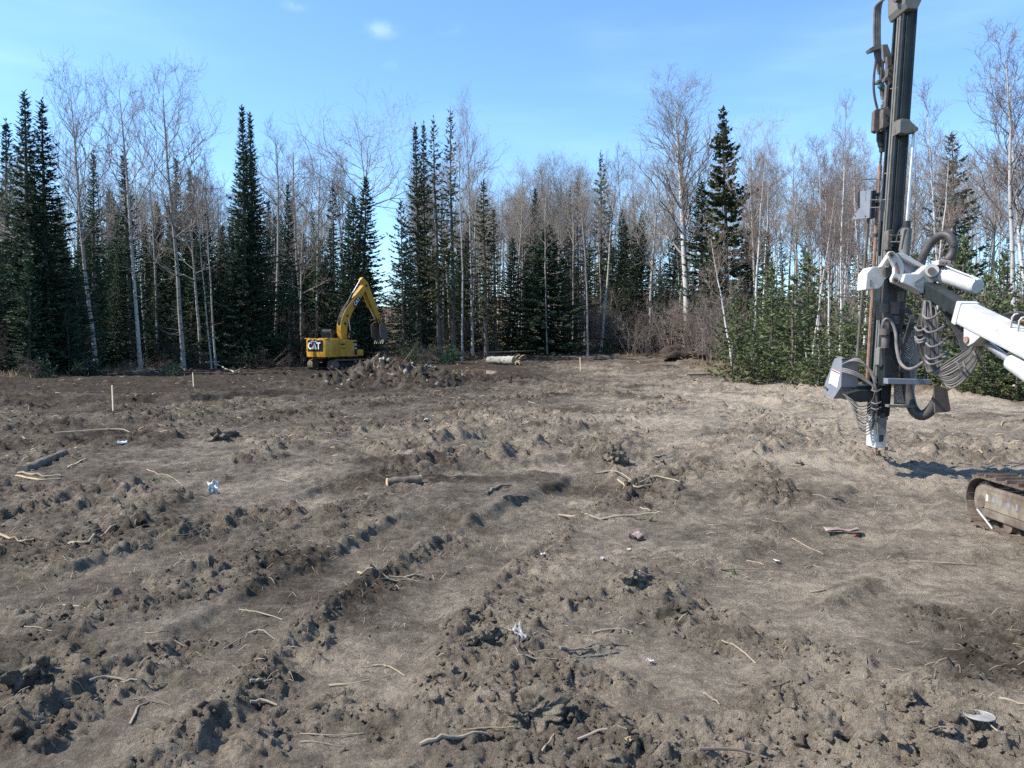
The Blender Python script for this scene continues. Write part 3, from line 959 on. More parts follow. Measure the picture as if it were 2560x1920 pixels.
def plant(key, name, x, y, top_z, label, cat, group=None, rz=None, tilt=(0, 0), wide=1.0, parts=("trunk", "crown")):
    tm, cm, H = PROTO[key]
    z = hz(x, y, False) - 0.08
    s = max(0.1, (top_z - z) / H)
    sw = s ** 0.6 * wide * (1.18 if key[0] == 'c' else 1.0)
    o = empty(name, (x, y, z), label=label, cat=cat, group=group, scale=(sw, sw, s),
              rot=(tilt[0], tilt[1], random.uniform(0, 6.28) if rz is None else rz))
    link(parts[0], tm, parent=o); link(parts[1], cm, parent=o)
    TREES.append((x, y))
    return o

TREES = []
def hero(key, name, tpx, tpy, bpx, d, label, cat, wide=1.0, rz=None, group=None):
    """tree whose foot stands at column bpx and whose tip is at (tpx, tpy), at distance d"""
    foot = at(bpx, 850, d); tip = at(tpx, tpy, d)
    H = tip[2] - hz(foot[0], d, False)
    tilt = math.atan2(tip[0] - foot[0], H)
    o = plant(key, name, foot[0], d, tip[2], label, cat, group, rz=0.0, wide=wide)
    q = Matrix.Rotation(tilt, 4, 'Y') @ Matrix.Rotation(random.uniform(0, 6.28) if rz is None else rz, 4, 'Z')
    o.rotation_euler = q.to_euler()
    return o

HEROES = [
 # key, name, tip px, tip py, foot px, distance, label, category, wide
 ('c_tall1', 'spruce_tree', 62, 228, 75, 41, 'tallest dark spruce of the clump at the shady forest corner', 'spruce', 1.15),
 ('c_tall1', 'spruce_tree', 105, 248, 118, 42, 'dark spruce pressed against the tallest spruce of the shady corner', 'spruce', 1.15),
 ('c_tall2', 'spruce_tree', 22, 300, 15, 46, 'dark spruce half hidden by a leaning grey trunk in the shady corner', 'spruce', 1.1),
 ('a_2', 'aspen_tree', 165, 220, 240, 46, 'leaning bare aspen with pale stem right beside the dark spruce clump', 'aspen', 0.85),
 ('a_1', 'aspen_tree', 293, 222, 350, 50, 'bare aspen with wide thin crown between two leaning aspens', 'aspen', 0.9),
 ('a_2', 'aspen_tree', 400, 198, 458, 52, 'tallest bare aspen of the shady side, with broad feathery crown', 'aspen', 1.0),
 ('c_tall2', 'spruce_tree', 230, 378, 232, 50, 'slim spruce behind the leaning pale aspen', 'spruce', 0.9),
 ('c_tall2', 'spruce_tree', 310, 378, 330, 54, 'slim spruce showing behind the thin crowned aspen', 'spruce', 1.0),
 ('c_tall2', 'spruce_tree', 437, 390, 440, 62, 'slim spruce seen through the broad feathery aspen crown', 'spruce', 0.95),
 ('c_tall2', 'spruce_tree', 474, 420, 480, 64, 'narrow spruce just beyond the broad feathery aspen', 'spruce', 0.85),
 ('a_pole', 'aspen_tree', 515, 390, 538, 56, 'straight bright aspen pole rising above the brush heap', 'aspen', 1.0),
 ('a_pole', 'aspen_tree', 490, 440, 528, 55, 'thin aspen pole with bent side branch above the brush heap', 'aspen', 0.9),
 ('c_spire', 'spruce_tree', 604, 262, 615, 60, 'very tall dense spruce spire, larger of the twin tops behind the brush heap', 'spruce', 1.0),
 ('c_spire', 'spruce_tree', 623, 278, 640, 61, 'second spruce spire of the twin tops, leaning on its larger neighbour', 'spruce', 0.95),
 ('a_3', 'aspen_tree', 672, 350, 690, 66, 'bare aspen group stem between the twin spruce tops and the excavator', 'aspen', 1.0),
 ('c_tall2', 'spruce_tree', 716, 455, 722, 62, 'slim spruce with ragged crown behind the excavator counterweight', 'spruce', 0.75),
 ('a_3', 'aspen_tree', 752, 375, 760, 70, 'bare aspen with tangled crown behind the excavator cab', 'aspen', 1.1),
 ('a_1', 'aspen_tree', 800, 380, 790, 72, 'bare aspen leaning over the excavator boom', 'aspen', 1.0),
 ('c_thin', 'spruce_tree', 826, 455, 838, 66, 'blunt topped olive spruce behind the excavator boom', 'spruce', 0.9),
 ('a_crook', 'poplar_tree', 905, 362, 868, 70, 'crooked poplar with round bare crown above the excavator arm', 'poplar', 1.15),
 ('c_dark', 'spruce_tree', 917, 440, 905, 68, 'dark spruce with thin brown tip next to the crooked poplar', 'spruce', 1.15),
 ('c_dark', 'spruce_tree', 888, 490, 878, 64, 'broad dark spruce just behind the excavator arm', 'spruce', 1.1),
 ('c_layer', 'spruce_tree', 998, 500, 1012, 60, 'ragged layered spruce standing alone beside the gap in the forest', 'spruce', 0.85),
 ('c_tall2', 'spruce_tree', 1035, 308, 1050, 64, 'tall spruce with pointed top, first of the row beside the gap', 'spruce', 0.95),
 ('c_tall2', 'spruce_tree', 1055, 306, 1062, 67, 'tall narrow spruce close behind the first of the row by the gap', 'spruce', 0.8),
 ('c_thin', 'spruce_tree', 1090, 294, 1098, 62, 'tall olive spruce with bare lower stem in the row by the gap', 'spruce', 0.9),
 ('c_thin', 'spruce_tree', 1128, 272, 1135, 62, 'tallest olive spruce of the row by the gap', 'spruce', 0.85),
 ('a_pole', 'aspen_tree', 1160, 330, 1155, 60, 'pale straight aspen stem standing before the tallest olive spruce', 'aspen', 1.1),
 ('a_1', 'aspen_tree', 1178, 275, 1182, 64, 'tall thin bare aspen just past the tallest olive spruce', 'aspen', 0.7),
 ('c_thin2', 'spruce_tree', 1208, 450, 1216, 60, 'pointed olive spruce with short trunk by the big birch log', 'spruce', 1.15),
 ('c_thin2', 'spruce_tree', 1234, 520, 1240, 68, 'small grey green spruce behind the pointed olive one', 'spruce', 1.0),
 ('c_wide', 'fir_tree', 1362, 560, 1365, 70, 'wide dark fir with branches to the ground over the felled tops', 'fir', 1.55),
 ('c_dark', 'spruce_tree', 1335, 470, 1340, 76, 'dark spruce point rising behind the wide fir', 'spruce', 0.8),
 ('a_pole', 'aspen_tree', 1364, 480, 1368, 68, 'white aspen pole standing before the wide dark fir', 'aspen', 1.1),
 ('c_thin', 'spruce_tree', 1430, 470, 1430, 84, 'thin brownish spruce behind the birch poles', 'spruce', 0.8),
 ('c_thin', 'spruce_tree', 1447, 440, 1447, 88, 'brownish spruce next to the thin brownish one, slightly taller', 'spruce', 0.8),
 ('a_pole', 'aspen_tree', 1458, 430, 1470, 66, 'brightest white pole stem on the edge between fir and brush', 'aspen', 1.2),
 ('c_thin', 'spruce_tree', 1499, 380, 1505, 80, 'club topped brownish spruce rising over the bare crowns', 'spruce', 1.0),
 ('a_3', 'aspen_tree', 1530, 420, 1502, 70, 'bare aspen with slanting branch before the club topped spruce', 'aspen', 1.0),
 ('c_dark', 'spruce_tree', 1560, 560, 1560, 74, 'short dark spruce among bare poles', 'spruce', 1.1),
 ('a_round', 'birch_tree', 1712, 240, 1718, 62, 'big old birch with thick white trunk and wide round bare crown', 'birch', 1.15),
 ('c_chunky', 'spruce_tree', 1812, 268, 1822, 58, 'large lumpy spruce with thick clustered boughs beside the big birch', 'spruce', 1.05),
 ('c_dark', 'spruce_tree', 1752, 450, 1752, 62, 'dark spruce filling the space between big birch and lumpy spruce', 'spruce', 1.2),
 ('c_dark', 'spruce_tree', 1880, 520, 1880, 62, 'dark spruce on the far flank of the lumpy spruce', 'spruce', 1.1),
 ('a_2', 'aspen_tree', 1872, 335, 1890, 56, 'bare reddish crowned aspen beyond the lumpy spruce', 'aspen', 1.0),
 ('b_1', 'birch_tree', 1925, 400, 1880, 44, 'white birch with forked thin stems behind the young spruces', 'birch', 0.9),
 ('b_2', 'birch_tree', 1800, 590, 1835, 38, 'thin grey sapling bending over the young spruces', 'sapling', 1.1),
 ('b_1', 'birch_tree', 2045, 390, 2050, 40, 'slender white birch pole with a kink above the young spruces', 'birch', 0.9),
 ('b_1', 'birch_tree', 2070, 420, 2078, 42, 'second slender white birch beside the kinked one', 'birch', 0.85),
 ('b_1', 'birch_tree', 2112, 285, 2100, 44, 'tall thin birch with sparse top beside the drill mast', 'birch', 0.7),
 ('c_layer', 'spruce_tree', 2390, 328, 2395, 42, 'brown tinged spruce with spreading tiers beyond the drill mast', 'spruce', 1.05),
 ('b_1', 'birch_tree', 2490, 125, 2545, 30, 'tall white birch with purple twigs beyond the drill boom', 'birch', 1.15),
 ('b_1', 'birch_tree', 2540, 180, 2590, 31, 'leaning white birch right behind the tall purple twigged one', 'birch', 1.05),
 ('b_2', 'birch_tree', 2330, 250, 2345, 40, 'thin birch seen between drill mast and tiered spruce', 'birch', 0.9),
]
for k, n_, tx, ty, bx, d, lab, c, w in HEROES:
    hero(k, n_, tx, ty, bx, d, lab, c, w)

# young spruces along the sunny edge
YOUNG = [(1835, 765, 33, 'y_2'), (1890, 745, 35, 'y_1'), (1940, 665, 33, 'y_1'), (1985, 690, 31, 'y_1'), (2030, 640, 33, 'y_1'), 
         (2110, 770, 29, 'y_2'), (2150, 720, 31, 'y_1'), (2050, 830, 28.5, 'y_3'), (1885, 830, 32, 'y_3'), (2190, 700, 28, 'y_1'),
         (2290, 640, 28, 'y_1'), (2320, 720, 25.5, 'y_2'), (2420, 600, 25.5, 'y_1'), (2470, 690, 24, 'y_2'),
         (2510, 640, 24.5, 'y_1'), (2550, 760, 22.5, 'y_2'), (2455, 850, 22.8, 'y_3'), (2590, 640, 24, 'y_1'), (2630, 720, 23, 'y_1'), (2160, 860, 27.3, 'y_3')]
for i, (px_, ty, d, k) in enumerate(YOUNG):
    p = at(px_, ty, d)
    plant(k, 'young_spruce', p[0], d, p[2], 'bushy young green spruce growing on the sunny edge of the clearing', 'spruce', 'young spruces on the sunny edge', wide=random.uniform(0.9, 1.2))

# fillers: the rest of the forest
def px_of(x, y):
    return 1280 + x / y * FPX
FR = np.random.default_rng(99)
def fill(keys, count, name, label, cat, group, area, tops, dmin, mind, wide=(0.85, 1.1)):
    made = 0; tries = 0
    while made < count and tries < count * 60:
        tries += 1
        x = FR.uniform(area[0], area[1]); y = FR.uniform(area[2], area[3])
        if abs(x) > (1.0 if x < 0 and 'spruce' in name else 0.72) * y + 3: continue
        sd = float(poly_sdf(np.array([x]), np.array([y]), CLEARING)[0])
        if sd < dmin: continue
        p = px_of(x, y)
        lo_, hi_ = (880, 1045) if ('aspen' in name or 'birch' in name) else (925, 1003)
        if lo_ < p < hi_ and y > 55: continue
        if 'shrub' in name and 1215 < p < 1345: continue
        if 1275 < p < 1450 and y < 72: continue
        if any((x - a) ** 2 + (y - b) ** 2 < mind * mind for a, b in TREES): continue
        k = keys[FR.integers(0, len(keys))]
        ty = FR.uniform(*tops)
        # the forest thins and lowers towards the gap
        tip = at(p, ty, y)
        if tip[2] - hz(x, y, False) < 2.0: continue
        tilt = (FR.normal(0, 0.025), FR.normal(0, 0.03))
        plant(k, name, x, y, tip[2], label, cat, group, tilt=tilt, wide=FR.uniform(*wide))
        made += 1
    return made
SPL = 'slender dark spruce standing within the shady forest'
fill(['c_tall1', 'c_tall2', 'c_dark', 'c_tall2'], 74, 'spruce_tree', SPL, 'spruce', 'spruces of the shady forest', (-48, -15, 34, 82), (470, 640), 0.6, 1.5)
fill(['c_tall2', 'c_dark', 'c_layer'], 52, 'spruce_tree', SPL, 'spruce', 'spruces of the shady forest', (-46, -15, 30, 72), (560, 730), 0.5, 1.0)
fill(['c_dark', 'c_layer'], 46, 'spruce_tree', 'dark spruce deep inside the shady forest', 'spruce', 'spruces deep in the shady forest', (-60, -10, 58, 100), (560, 690), 1.0, 1.6, wide=(1.0, 1.25))
fill(['c_dark', 'c_thin', 'c_tall2'], 48, 'spruce_tree', 'spruce of middle height standing among bare poles at the end of the clearing', 'spruce', 'spruces at the end of the clearing', (-20, 14, 64, 110), (520, 690), 0.5, 1.6)
fill(['c_thin2', 'c_dark', 'c_layer'], 26, 'spruce_tree', 'spruce of low height among bare stems behind the sunny edge', 'spruce', 'spruces behind the sunny edge', (11, 50, 26, 90), (560, 740), 0.8, 1.4)
fill(['a_1', 'a_2', 'a_3', 'a_4', 'a_pole'], 62, 'aspen_tree', 'bare grey stemmed aspen standing within the shady forest', 'aspen', 'aspens of the shady forest', (-50, -15, 38, 95), (400, 560), 0.5, 1.0)
fill(['a_1', 'a_2', 'a_3', 'a_4', 'a_pole', 'a_4'], 92, 'aspen_tree', 'bare pale aspen pole in the thicket at the end of the clearing', 'aspen', 'aspens at the end of the clearing', (-16, 17, 66, 112), (415, 560), 0.8, 0.9)
fill(['b_1', 'a_4', 'a_pole', 'b_2', 'a_3'], 95, 'birch_tree', 'bare thin birch stem in the thicket behind the young spruces', 'birch', 'birches behind the sunny edge', (11.5, 58, 27, 95), (360, 540), 0.8, 0.8)
fill(['s_1', 's_2', 's_3'], 46, 'bare_shrub', 'leafless reddish shrub at the foot of the big birch', 'shrub', 'reddish shrubs by the big birch', (4, 16, 55, 74), (730, 815), -0.4, 0.35, wide=(0.9, 1.3))
fill(['s_1', 's_2', 's_3'], 46, 'bare_shrub', 'leafless brown shrub under the trees beyond the sunny edge', 'shrub', 'brown shrubs beyond the sunny edge', (11, 40, 22, 60), (700, 810), 0.2, 0.5, wide=(0.9, 1.3))
fill(['s_1d', 's_2d', 's_3d'], 60, 'bare_shrub', 'leafless brown shrub with painted shade under the trees of the shady forest', 'shrub', 'brown shrubs of the shady forest', (-40, -2, 34, 84), (770, 840), 0.0, 0.4, wide=(0.9, 1.3))
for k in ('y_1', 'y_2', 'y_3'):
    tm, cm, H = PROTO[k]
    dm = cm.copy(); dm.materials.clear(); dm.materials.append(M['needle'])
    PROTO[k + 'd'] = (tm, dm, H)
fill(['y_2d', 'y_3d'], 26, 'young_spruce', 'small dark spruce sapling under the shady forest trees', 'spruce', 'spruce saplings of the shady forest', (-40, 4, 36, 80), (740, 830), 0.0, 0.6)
fill(['y_1', 'y_2', 'y_3'], 26, 'young_spruce', 'green spruce sapling between thin birch stems', 'spruce', 'spruce saplings between the birches', (12, 40, 24, 60), (650, 780), 0.8, 0.8)

# far forest that reads as one mass: thin stems with a haze of twigs, and dark spruce points
def far_forest():
    r = np.random.default_rng(5)
    st, tw = [], []
    for i in range(650):
        y = r.uniform(108, 160); x = r.uniform(-0.80, 0.80) * y
        p = px_of(x, y)
        g = abs(p - 962)
        top = r.uniform(480, 640)
        if g < 60: top = 730 + r.uniform(0, 60)
        z0 = hz_far(x, y); zt = CAM_H + (850 - top) / FPX * y
        H = zt - z0
        if H < 3: continue
        b = np.array([x, y, z0])
        st.append((np.array([b, b + [r.normal(0, .2), 0, H * .5], b + [r.normal(0, .4), 0, H]]), np.array([.09, .06, .02])))
        for k in range(15):
            f = r.uniform(0.3, 1.0); a = r.uniform(0, 6.28); ln = (1.15 - f) * H * 0.22 * r.uniform(.5, 1.2) + 0.3
            q = b + [0, 0, H * f]; d = np.array([math.cos(a) * .7, math.sin(a) * .7, .75])
            tw.append((np.array([q, q + d * ln * .5, q + (d + r.normal(0, .25, 3)) * ln]), np.array([.02, .015, .008])))
            tw.append((np.array([q + d * ln * .5, q + d * ln * .7 + r.normal(0, .15, 3), q + d * ln + r.normal(0, .45, 3)]), np.array([.015, .012, .008])))
    a, f = tubes(st, 4); b, g = tubes(tw, 3)
    return np.concatenate([a, b]), np.concatenate([f, g + len(a)])
_fz = {}
def hz_far(x, y):
    return float(base_h(np.array([x]), np.array([y]))[0]) - 0.2
V, F = far_forest()
link("far_forest", new_mesh("far_forest", V, F), M['twig'], kind="stuff", label="grey brown mass of bare trees far behind the clearing", cat="forest")
def far_conifers():
    r = np.random.default_rng(6)
    VV, FF, o = [], [], 0
    (tv, tf), (cv, cf) = conifer(61, 12, 1.7, 0.05, 0.85, 0.6, 5, spray=0.7, tuft=2.4, dens=0.35)
    for i in range(90):
        y = r.uniform(110, 160); x = r.uniform(-0.8, 0.8) * y; p = px_of(x, y)
        top = r.uniform(560, 700) if abs(p - 962) > 40 else r.uniform(700, 770)
        H = CAM_H + (850 - top) / FPX * y - hz_far(x, y)
        if H < 3: continue
        c, s = math.cos(i), math.sin(i)
        Q = cv * [1.1, 1.1, H / 12]
        Q = np.stack([Q[:, 0] * c - Q[:, 1] * s + x, Q[:, 0] * s + Q[:, 1] * c + y, Q[:, 2] + hz_far(x, y)], 1)
        VV.append(Q); FF.append(cf + o); o += len(Q)
    return np.concatenate(VV), np.concatenate(FF)
V, F = far_conifers()
link("far_spruces", new_mesh("far_spruces", V, F), M['needle'], kind="stuff", label="dark mass of spruces far behind the clearing", cat="forest")

# ------------------------------------------------------------------ machine paints
M['yellow'] = material('yellow_paint', (0.52, 0.285, 0.030), (0.40, 0.215, 0.028), rough=0.45, scale=2.5, spec=0.45)
M['black_paint'] = material('black_paint', (0.013, 0.013, 0.014), (0.022, 0.021, 0.02), rough=0.45, scale=5)
M['decal_white'] = material('decal_white', (0.80, 0.80, 0.80), (0.74, 0.74, 0.74), rough=0.4)
M['decal_red'] = material('decal_red', (0.50, 0.045, 0.035), (0.42, 0.04, 0.03), rough=0.45)
M['decal_yellow'] = material('decal_yellow', (0.72, 0.42, 0.02), (0.66, 0.38, 0.02), rough=0.45)
M['glass'] = material('dark_glass', (0.015, 0.020, 0.022), (0.02, 0.025, 0.028), rough=0.07, spec=0.6)
M['track_steel'] = material('track_steel', (0.075, 0.052, 0.040), (0.16, 0.125, 0.095), rough=0.85, scale=7, bump=0.006)
M['mud_steel'] = material('muddy_steel', (0.20, 0.165, 0.125), (0.10, 0.075, 0.06), rough=0.9, scale=6, bump=0.006)
M['chrome'] = material('chrome_rod', (0.62, 0.60, 0.58), (0.52, 0.50, 0.48), rough=0.42, metal=0.85)
M['hose'] = material('black_hose', (0.030, 0.029, 0.030), (0.075, 0.068, 0.062), rough=0.55, scale=9, spec=0.4)
M['hose_dusty'] = material('dusty_hose', (0.11, 0.10, 0.095), (0.19, 0.175, 0.16), rough=0.7, scale=10, spec=0.3)
M['rig_green'] = material('dark_green_rail', (0.010, 0.015, 0.0155), (0.026, 0.031, 0.030), rough=0.5, scale=5, spec=0.4)
M['rig_grey'] = material('grey_green_steel', (0.115, 0.120, 0.110), (0.175, 0.165, 0.145), rough=0.7, scale=7, bump=0.002)
M['rig_dusty'] = material('dusty_steel', (0.155, 0.135, 0.115), (0.085, 0.075, 0.068), rough=0.85, scale=9, bump=0.003)
M['rig_blue'] = material('slate_panel', (0.17, 0.185, 0.215), (0.21, 0.22, 0.245), rough=0.5, scale=4)
M['rig_white'] = material('white_paint', (0.52, 0.52, 0.495), (0.36, 0.335, 0.30), rough=0.45, scale=4, lo=0.45, hi=0.78, spec=0.4)
M['rust'] = material('rusty_rod', (0.20, 0.105, 0.065), (0.30, 0.20, 0.15), rough=0.85, scale=14, bump=0.002)
M['teal'] = material('teal_motor', (0.10, 0.26, 0.26), (0.14, 0.32, 0.32), rough=0.4)
M['rubber'] = material('brown_rubber', (0.085, 0.062, 0.052), (0.12, 0.09, 0.075), rough=0.85, scale=6)
M['orange_hose'] = material('orange_hose', (0.30, 0.13, 0.055), (0.24, 0.11, 0.05), rough=0.6)
M['wire'] = material('guard_wire', (0.50, 0.49, 0.46), (0.40, 0.39, 0.36), rough=0.5, metal=0.4)

# ------------------------------------------------------------------ drill rig
def seg(a, b, n=2):
    a = np.array(a, dtype=float); b = np.array(b, dtype=float)
    return np.array([a + (b - a) * k / (n - 1) for k in range(n)])
RIG_ORG = np.array([5.2, 7.2, 0.0])
rig = empty('drill_rig', RIG_ORG, label='white and dark green crawler drill rig with upright mast, knuckle boom and hanging hoses', cat='drill rig')
K = 10.2 / FPX
class RB(MB):
    def part(s, name, mat, parent=None, **kw):
        return s.build(name, M[mat], parent or rig, org=RIG_ORG, **kw)
def path(pts, d=None, n=14):
    return smooth_path([at(p[0], p[1], p[2] if len(p) > 2 else d) for p in pts], n)
def slab(pts, d0, d1):
    """outline seen at depth d0, given thickness away to depth d1"""
    return RB().prism([at(x, y, d0) for x, y in pts], (0, d1 - d0, 0))

# feed beam with rails
ML = lambda y: 2274 - 75 * (y + 40) / 1090.0
MR = lambda y: 2297 - 77 * (y + 40) / 1090.0
beam = RB()
beam.prism([at(ML(-60), -60, 9.95), at(MR(-60), -60, 9.95), at(MR(1050), 1050, 9.95), at(ML(1050), 1050, 9.95)], (0, 0.30, 0))
beam = beam.part('feed_beam', 'rig_green', bevel=0.008)
for k, dy in enumerate((0.03, 0.11, 0.17, 0.27)):
    t = RB()
    a = at(ML(-60), -60, 9.95) + [-0.016, dy, 0]; b = at(ML(1040), 1040, 9.95) + [-0.016, dy, 0]
    t.prism([a + [0, -0.018, 0], a + [0, 0.018, 0], a + [-0.022, 0.018, 0], a + [-0.022, -0.018, 0]], b - a)
    t.part('feed_rail', 'rig_grey' if k in (1, 2) else 'rig_green', beam)
t = RB(); a = at(2262, -40, 9.95) + [0.02, -0.012, 0]
for x0 in (0.035, 0.105):
    a = at(ML(-60), -60, 9.95) + [x0, -0.008, 0]; b = at(ML(1040), 1040, 9.95) + [x0, -0.008, 0]
    t.prism([a + [-0.012, 0, 0], a + [0.012, 0, 0], a + [0.012, 0.02, 0], a + [-0.012, 0.02, 0]], b - a)
t.part('beam_groove', 'rig_green', beam)
# head of the mast
slab([(2262, -40), (2304, -40), (2304, 2), (2294, 22), (2268, 21), (2262, 6)], 9.86, 10.30).part('mast_head', 'rig_grey', bevel=0.01)
t = RB().tube(seg(at(2258, -6, 9.98), at(2258, -6, 9.98) + [-0.10, 0.0, 0]), 0.06, 14)
t.part('head_sheave', 'rig_dusty')
# hoses from the head over to the drifter
for k in range(4):
    o = (k - 1.5) * 4.6
    RB().tube(path([(2236, -14 + o * .2, 10.42), (2214, -6 - o * .3, 10.45), (2198 + o, 8 - o * 0.6, 10.48), (2193 + o, 30, 10.5), (2192 + o, 80, 10.5), (2193 + o, 120, 10.5), (2197 + o * .7, 160, 10.5), (2201 + o * .6, 185, 10.5)], n=22), 3.2 * K, 7).part('feed_hose', 'hose_dusty', smooth=True)
RB().tube(path([(2190, 150), (2186, 180), (2184, 215), (2187, 245), (2194, 275)], 10.44), 3.0 * K, 7).part('feed_hose', 'hose', smooth=True)
RB().tube(path([(2203, 148), (2208, 170), (2213, 192)], 10.42, 8), 2.0 * K, 6).part('feed_hose', 'hose', smooth=True)
slab([(2174, 121), (2197, 108), (2204, 112), (2204, 119), (2178, 128)], 10.40, 10.52).part('hose_clamp', 'rig_grey')
slab([(2206, 111), (2219, 110), (2229, 138), (2224, 150), (2217, 157), (2210, 152)], 10.36, 10.40).part('cover_plate', 'rig_grey', bevel=0.004)
# drifter carriage
t = slab([(2220, 164), (2233, 161), (2235, 178), (2231, 208), (2223, 214), (2219, 200), (2212, 203), (2211, 196), (2219, 188)], 10.20, 10.28)
t.part('carriage_plate', 'rig_dusty', bevel=0.006)
t = slab([(2208, 272), (2222, 268), (2228, 278), (2224, 312), (2212, 322), (2207, 318)], 10.20, 10.30); t.part('carriage_plate', 'rig_dusty', bevel=0.006)
for (x, y) in ((2222, 188), (2226, 176), (2216, 288), (2219, 300)):
    RB().tube(seg(at(x, y, 10.19), at(x, y, 10.205)), 2.2 * K, 8).part('bolt', 'rig_green')
slab([(2218, 140), (2230, 138), (2229, 165), (2219, 168)], 10.2, 10.26).part('drifter_stem', 'rig_dusty')
slab([(2217, 212), (2224, 212), (2219, 268), (2213, 268)], 10.2, 10.26).part('drifter_stem', 'rig_dusty', bevel=0.004)
# rock drill body
t = RB(); t.tube(seg(at(2204, 152, 10.5), at(2204, 200, 10.5)), 6 * K, 10); t.part('drifter_neck', 'hose', smooth=True)
t = RB(); c = at(2202, 212, 10.40)
V, F = ICO2; t.add(V * np.array([9, 9, 11]) * K + c, F); t.part('rotation_motor', 'teal', smooth=True)
slab([(2194, 200), (2214, 196), (2216, 203), (2196, 206)], 10.34, 10.46).part('motor_flange', 'rig_grey', bevel=0.003)
RB().tube(seg(at(2205, 222, 10.42), at(2208, 245, 10.42)), 6 * K, 10).part('motor_flange', 'hose', smooth=True)
for k, (x, y) in enumerate(((2209, 214), (2206, 240), (2208, 252), (2205, 262))):
    RB().tube(seg(at(x, y, 10.38), at(x + 1, y + 9, 10.38)), 4 * K, 8).part('hose_fitting', 'rig_grey')
slab([(2186, 276), (2192, 270), (2203, 272), (2203, 326), (2192, 332), (2183, 327)], 10.40, 10.48).part('drifter_body', 'rig_dusty', bevel=0.012)
slab([(2204, 268), (2210, 266), (2209, 326), (2203, 328)], 10.38, 10.5).part('drifter_body', 'rig_grey', bevel=0.004)
RB().tube([at(2204, 322, 10.5), at(2204, 352, 10.5), at(2204, 354, 10.5), at(2205, 366, 10.5), at(2205, 368, 10.5), at(2205, 380, 10.5)], np.array([12.5, 12.5, 10.5, 10, 7.5, 7]) * K, 14).part('drifter_chuck', 'rig_green', smooth=True)
# drill string
RB().tube(seg(at(2204, 376, 10.55), at(2200, 414, 10.55)), 3.0 * K, 8).part('drill_rod', 'hose', smooth=True)
RB().tube(seg(at(2200, 412, 10.55), at(2198, 450, 10.55)), 5.0 * K, 10).part('rod_coupling', 'rust', smooth=True)
RB().tube(seg(at(2198, 448, 10.55), at(2189, 580, 10.55)), 3.8 * K, 8).part('drill_rod', 'rust', smooth=True)
RB().tube(seg(at(2190, 578, 10.55), at(2166, 985, 10.55)), 4.6 * K, 8).part('drill_rod', 'rust', smooth=True)
for y, (x, r) in ((486, (2195.4, 5)), (511, (2194, 5.2)), (588, (2189.3, 5.6))):
    RB().tube(seg(at(x + .5, y - 4, 10.55), at(x - .3, y + 4, 10.55)), r * K, 10).part('rod_joint', 'rig_green', smooth=True)
RB().tube(seg(at(2171, 546, 10.72), at(2143, 892, 10.72)), 3.6 * K, 8).part('guide_tube', 'rig_dusty', smooth=True)
# rod gripper box with its loop rail
XG = at(2176, 478, 10.5)[0]
t = RB().prism([atx(2150, 478, XG), atx(2177, 476, XG), atx(2173, 545, XG), atx(2133, 549, XG), atx(2131, 545, XG), atx(2149, 520, XG)], (0.022, 0, 0)); t.part('gripper_cover', 'rig_blue', bevel=0.003)
t = RB().prism([atx(2177, 476, XG) + [0.022, 0, 0], atx(2177, 476, XG) + [0.075, 0.0, 0], atx(2173, 545, XG) + [0.075, 0, 0], atx(2173, 545, XG) + [0.022, 0, 0]], (0, 0.10, 0)); t.part('gripper_body', 'rig_green', bevel=0.004)
t = RB().prism([atx(2144, 480, XG), atx(2150, 478, XG), atx(2150, 519, XG), atx(2144, 521, XG)], (0.06, 0, 0)); t.part('gripper_flange', 'rig_green')
for (x, y) in ((2139, 539), (2164, 540)):
    RB().tube(seg(atx(x, y, XG) + [-0.012, 0, 0], atx(x, y, XG)), 2.2 * K, 8).part('bolt', 'rig_grey')
RB().tube(path([(2146, 480), (2146, 458), (2152, 450), (2172, 448), (2196, 447)], 10.62, 12), 1.5 * K, 6).part('loop_rail', 'rig_grey', smooth=True)
RB().tube(path([(2191, 448), (2190, 478)], 10.55, 4), 1.2 * K, 6).part('loop_rail', 'rig_grey')
for y in (500, 519):
    RB().tube(seg(at(2175, y, 10.42), at(2226, y - 1, 10.1)), 1.5 * K, 6).part('gripper_arm', 'rig_dusty')
slab([(2212, 500), (2228, 498), (2226, 548), (2211, 552)], 10.12, 10.24).part('arm_bracket', 'rig_green', bevel=0.004)
for y in (220, 432, 498):
    RB().tube(seg(at(ML(y) - 30, y + 2, 10.2), at(ML(y) - 6, y - 1, 9.99)), 1.6 * K, 6).part('rail_clip', 'rig_grey')
# lift cylinder at the back of the mast
t = slab([(2251, 299), (2257, 296), (2273, 298), (2293, 318), (2295, 326), (2288, 331), (2263, 334), (2250, 331)], 9.80, 9.90); t.part('cylinder_bracket', 'rig_grey', bevel=0.006)
slab([(2249, 297), (2257, 296), (2255, 333), (2247, 333)], 9.86, 10.02).part('bracket_flange', 'rig_dusty', bevel=0.003)
RB().tube(seg(at(2289, 323, 9.75), at(2289, 323, 9.95)), 6 * K, 12).part('bracket_pin', 'rig_dusty', smooth=True)
RB().tube(seg(at(2285, 330, 9.85), at(2267, 556, 9.80)), 3.6 * K, 12).part('piston_rod', 'chrome', smooth=True)
RB().tube(seg(at(2267, 553, 9.8), at(2266, 573, 9.8)), 9.5 * K, 14).part('gland_nut', 'rig_green', smooth=True)
RB().tube(seg(at(2266, 572, 9.8), at(2258, 655, 9.78)), 12.5 * K, 16).part('lift_cylinder', 'rig_grey', smooth=True)
slab([(2221, 575), (2233, 574), (2229, 625), (2219, 624)], 9.82, 9.94).part('clamp_block', 'rig_dusty', bevel=0.005)
for y in (588, 605):
    RB().tube(seg(at(2226, y, 9.82), at(2258, y, 9.78)), 2 * K, 6).part('clamp_bolt', 'rig_grey')
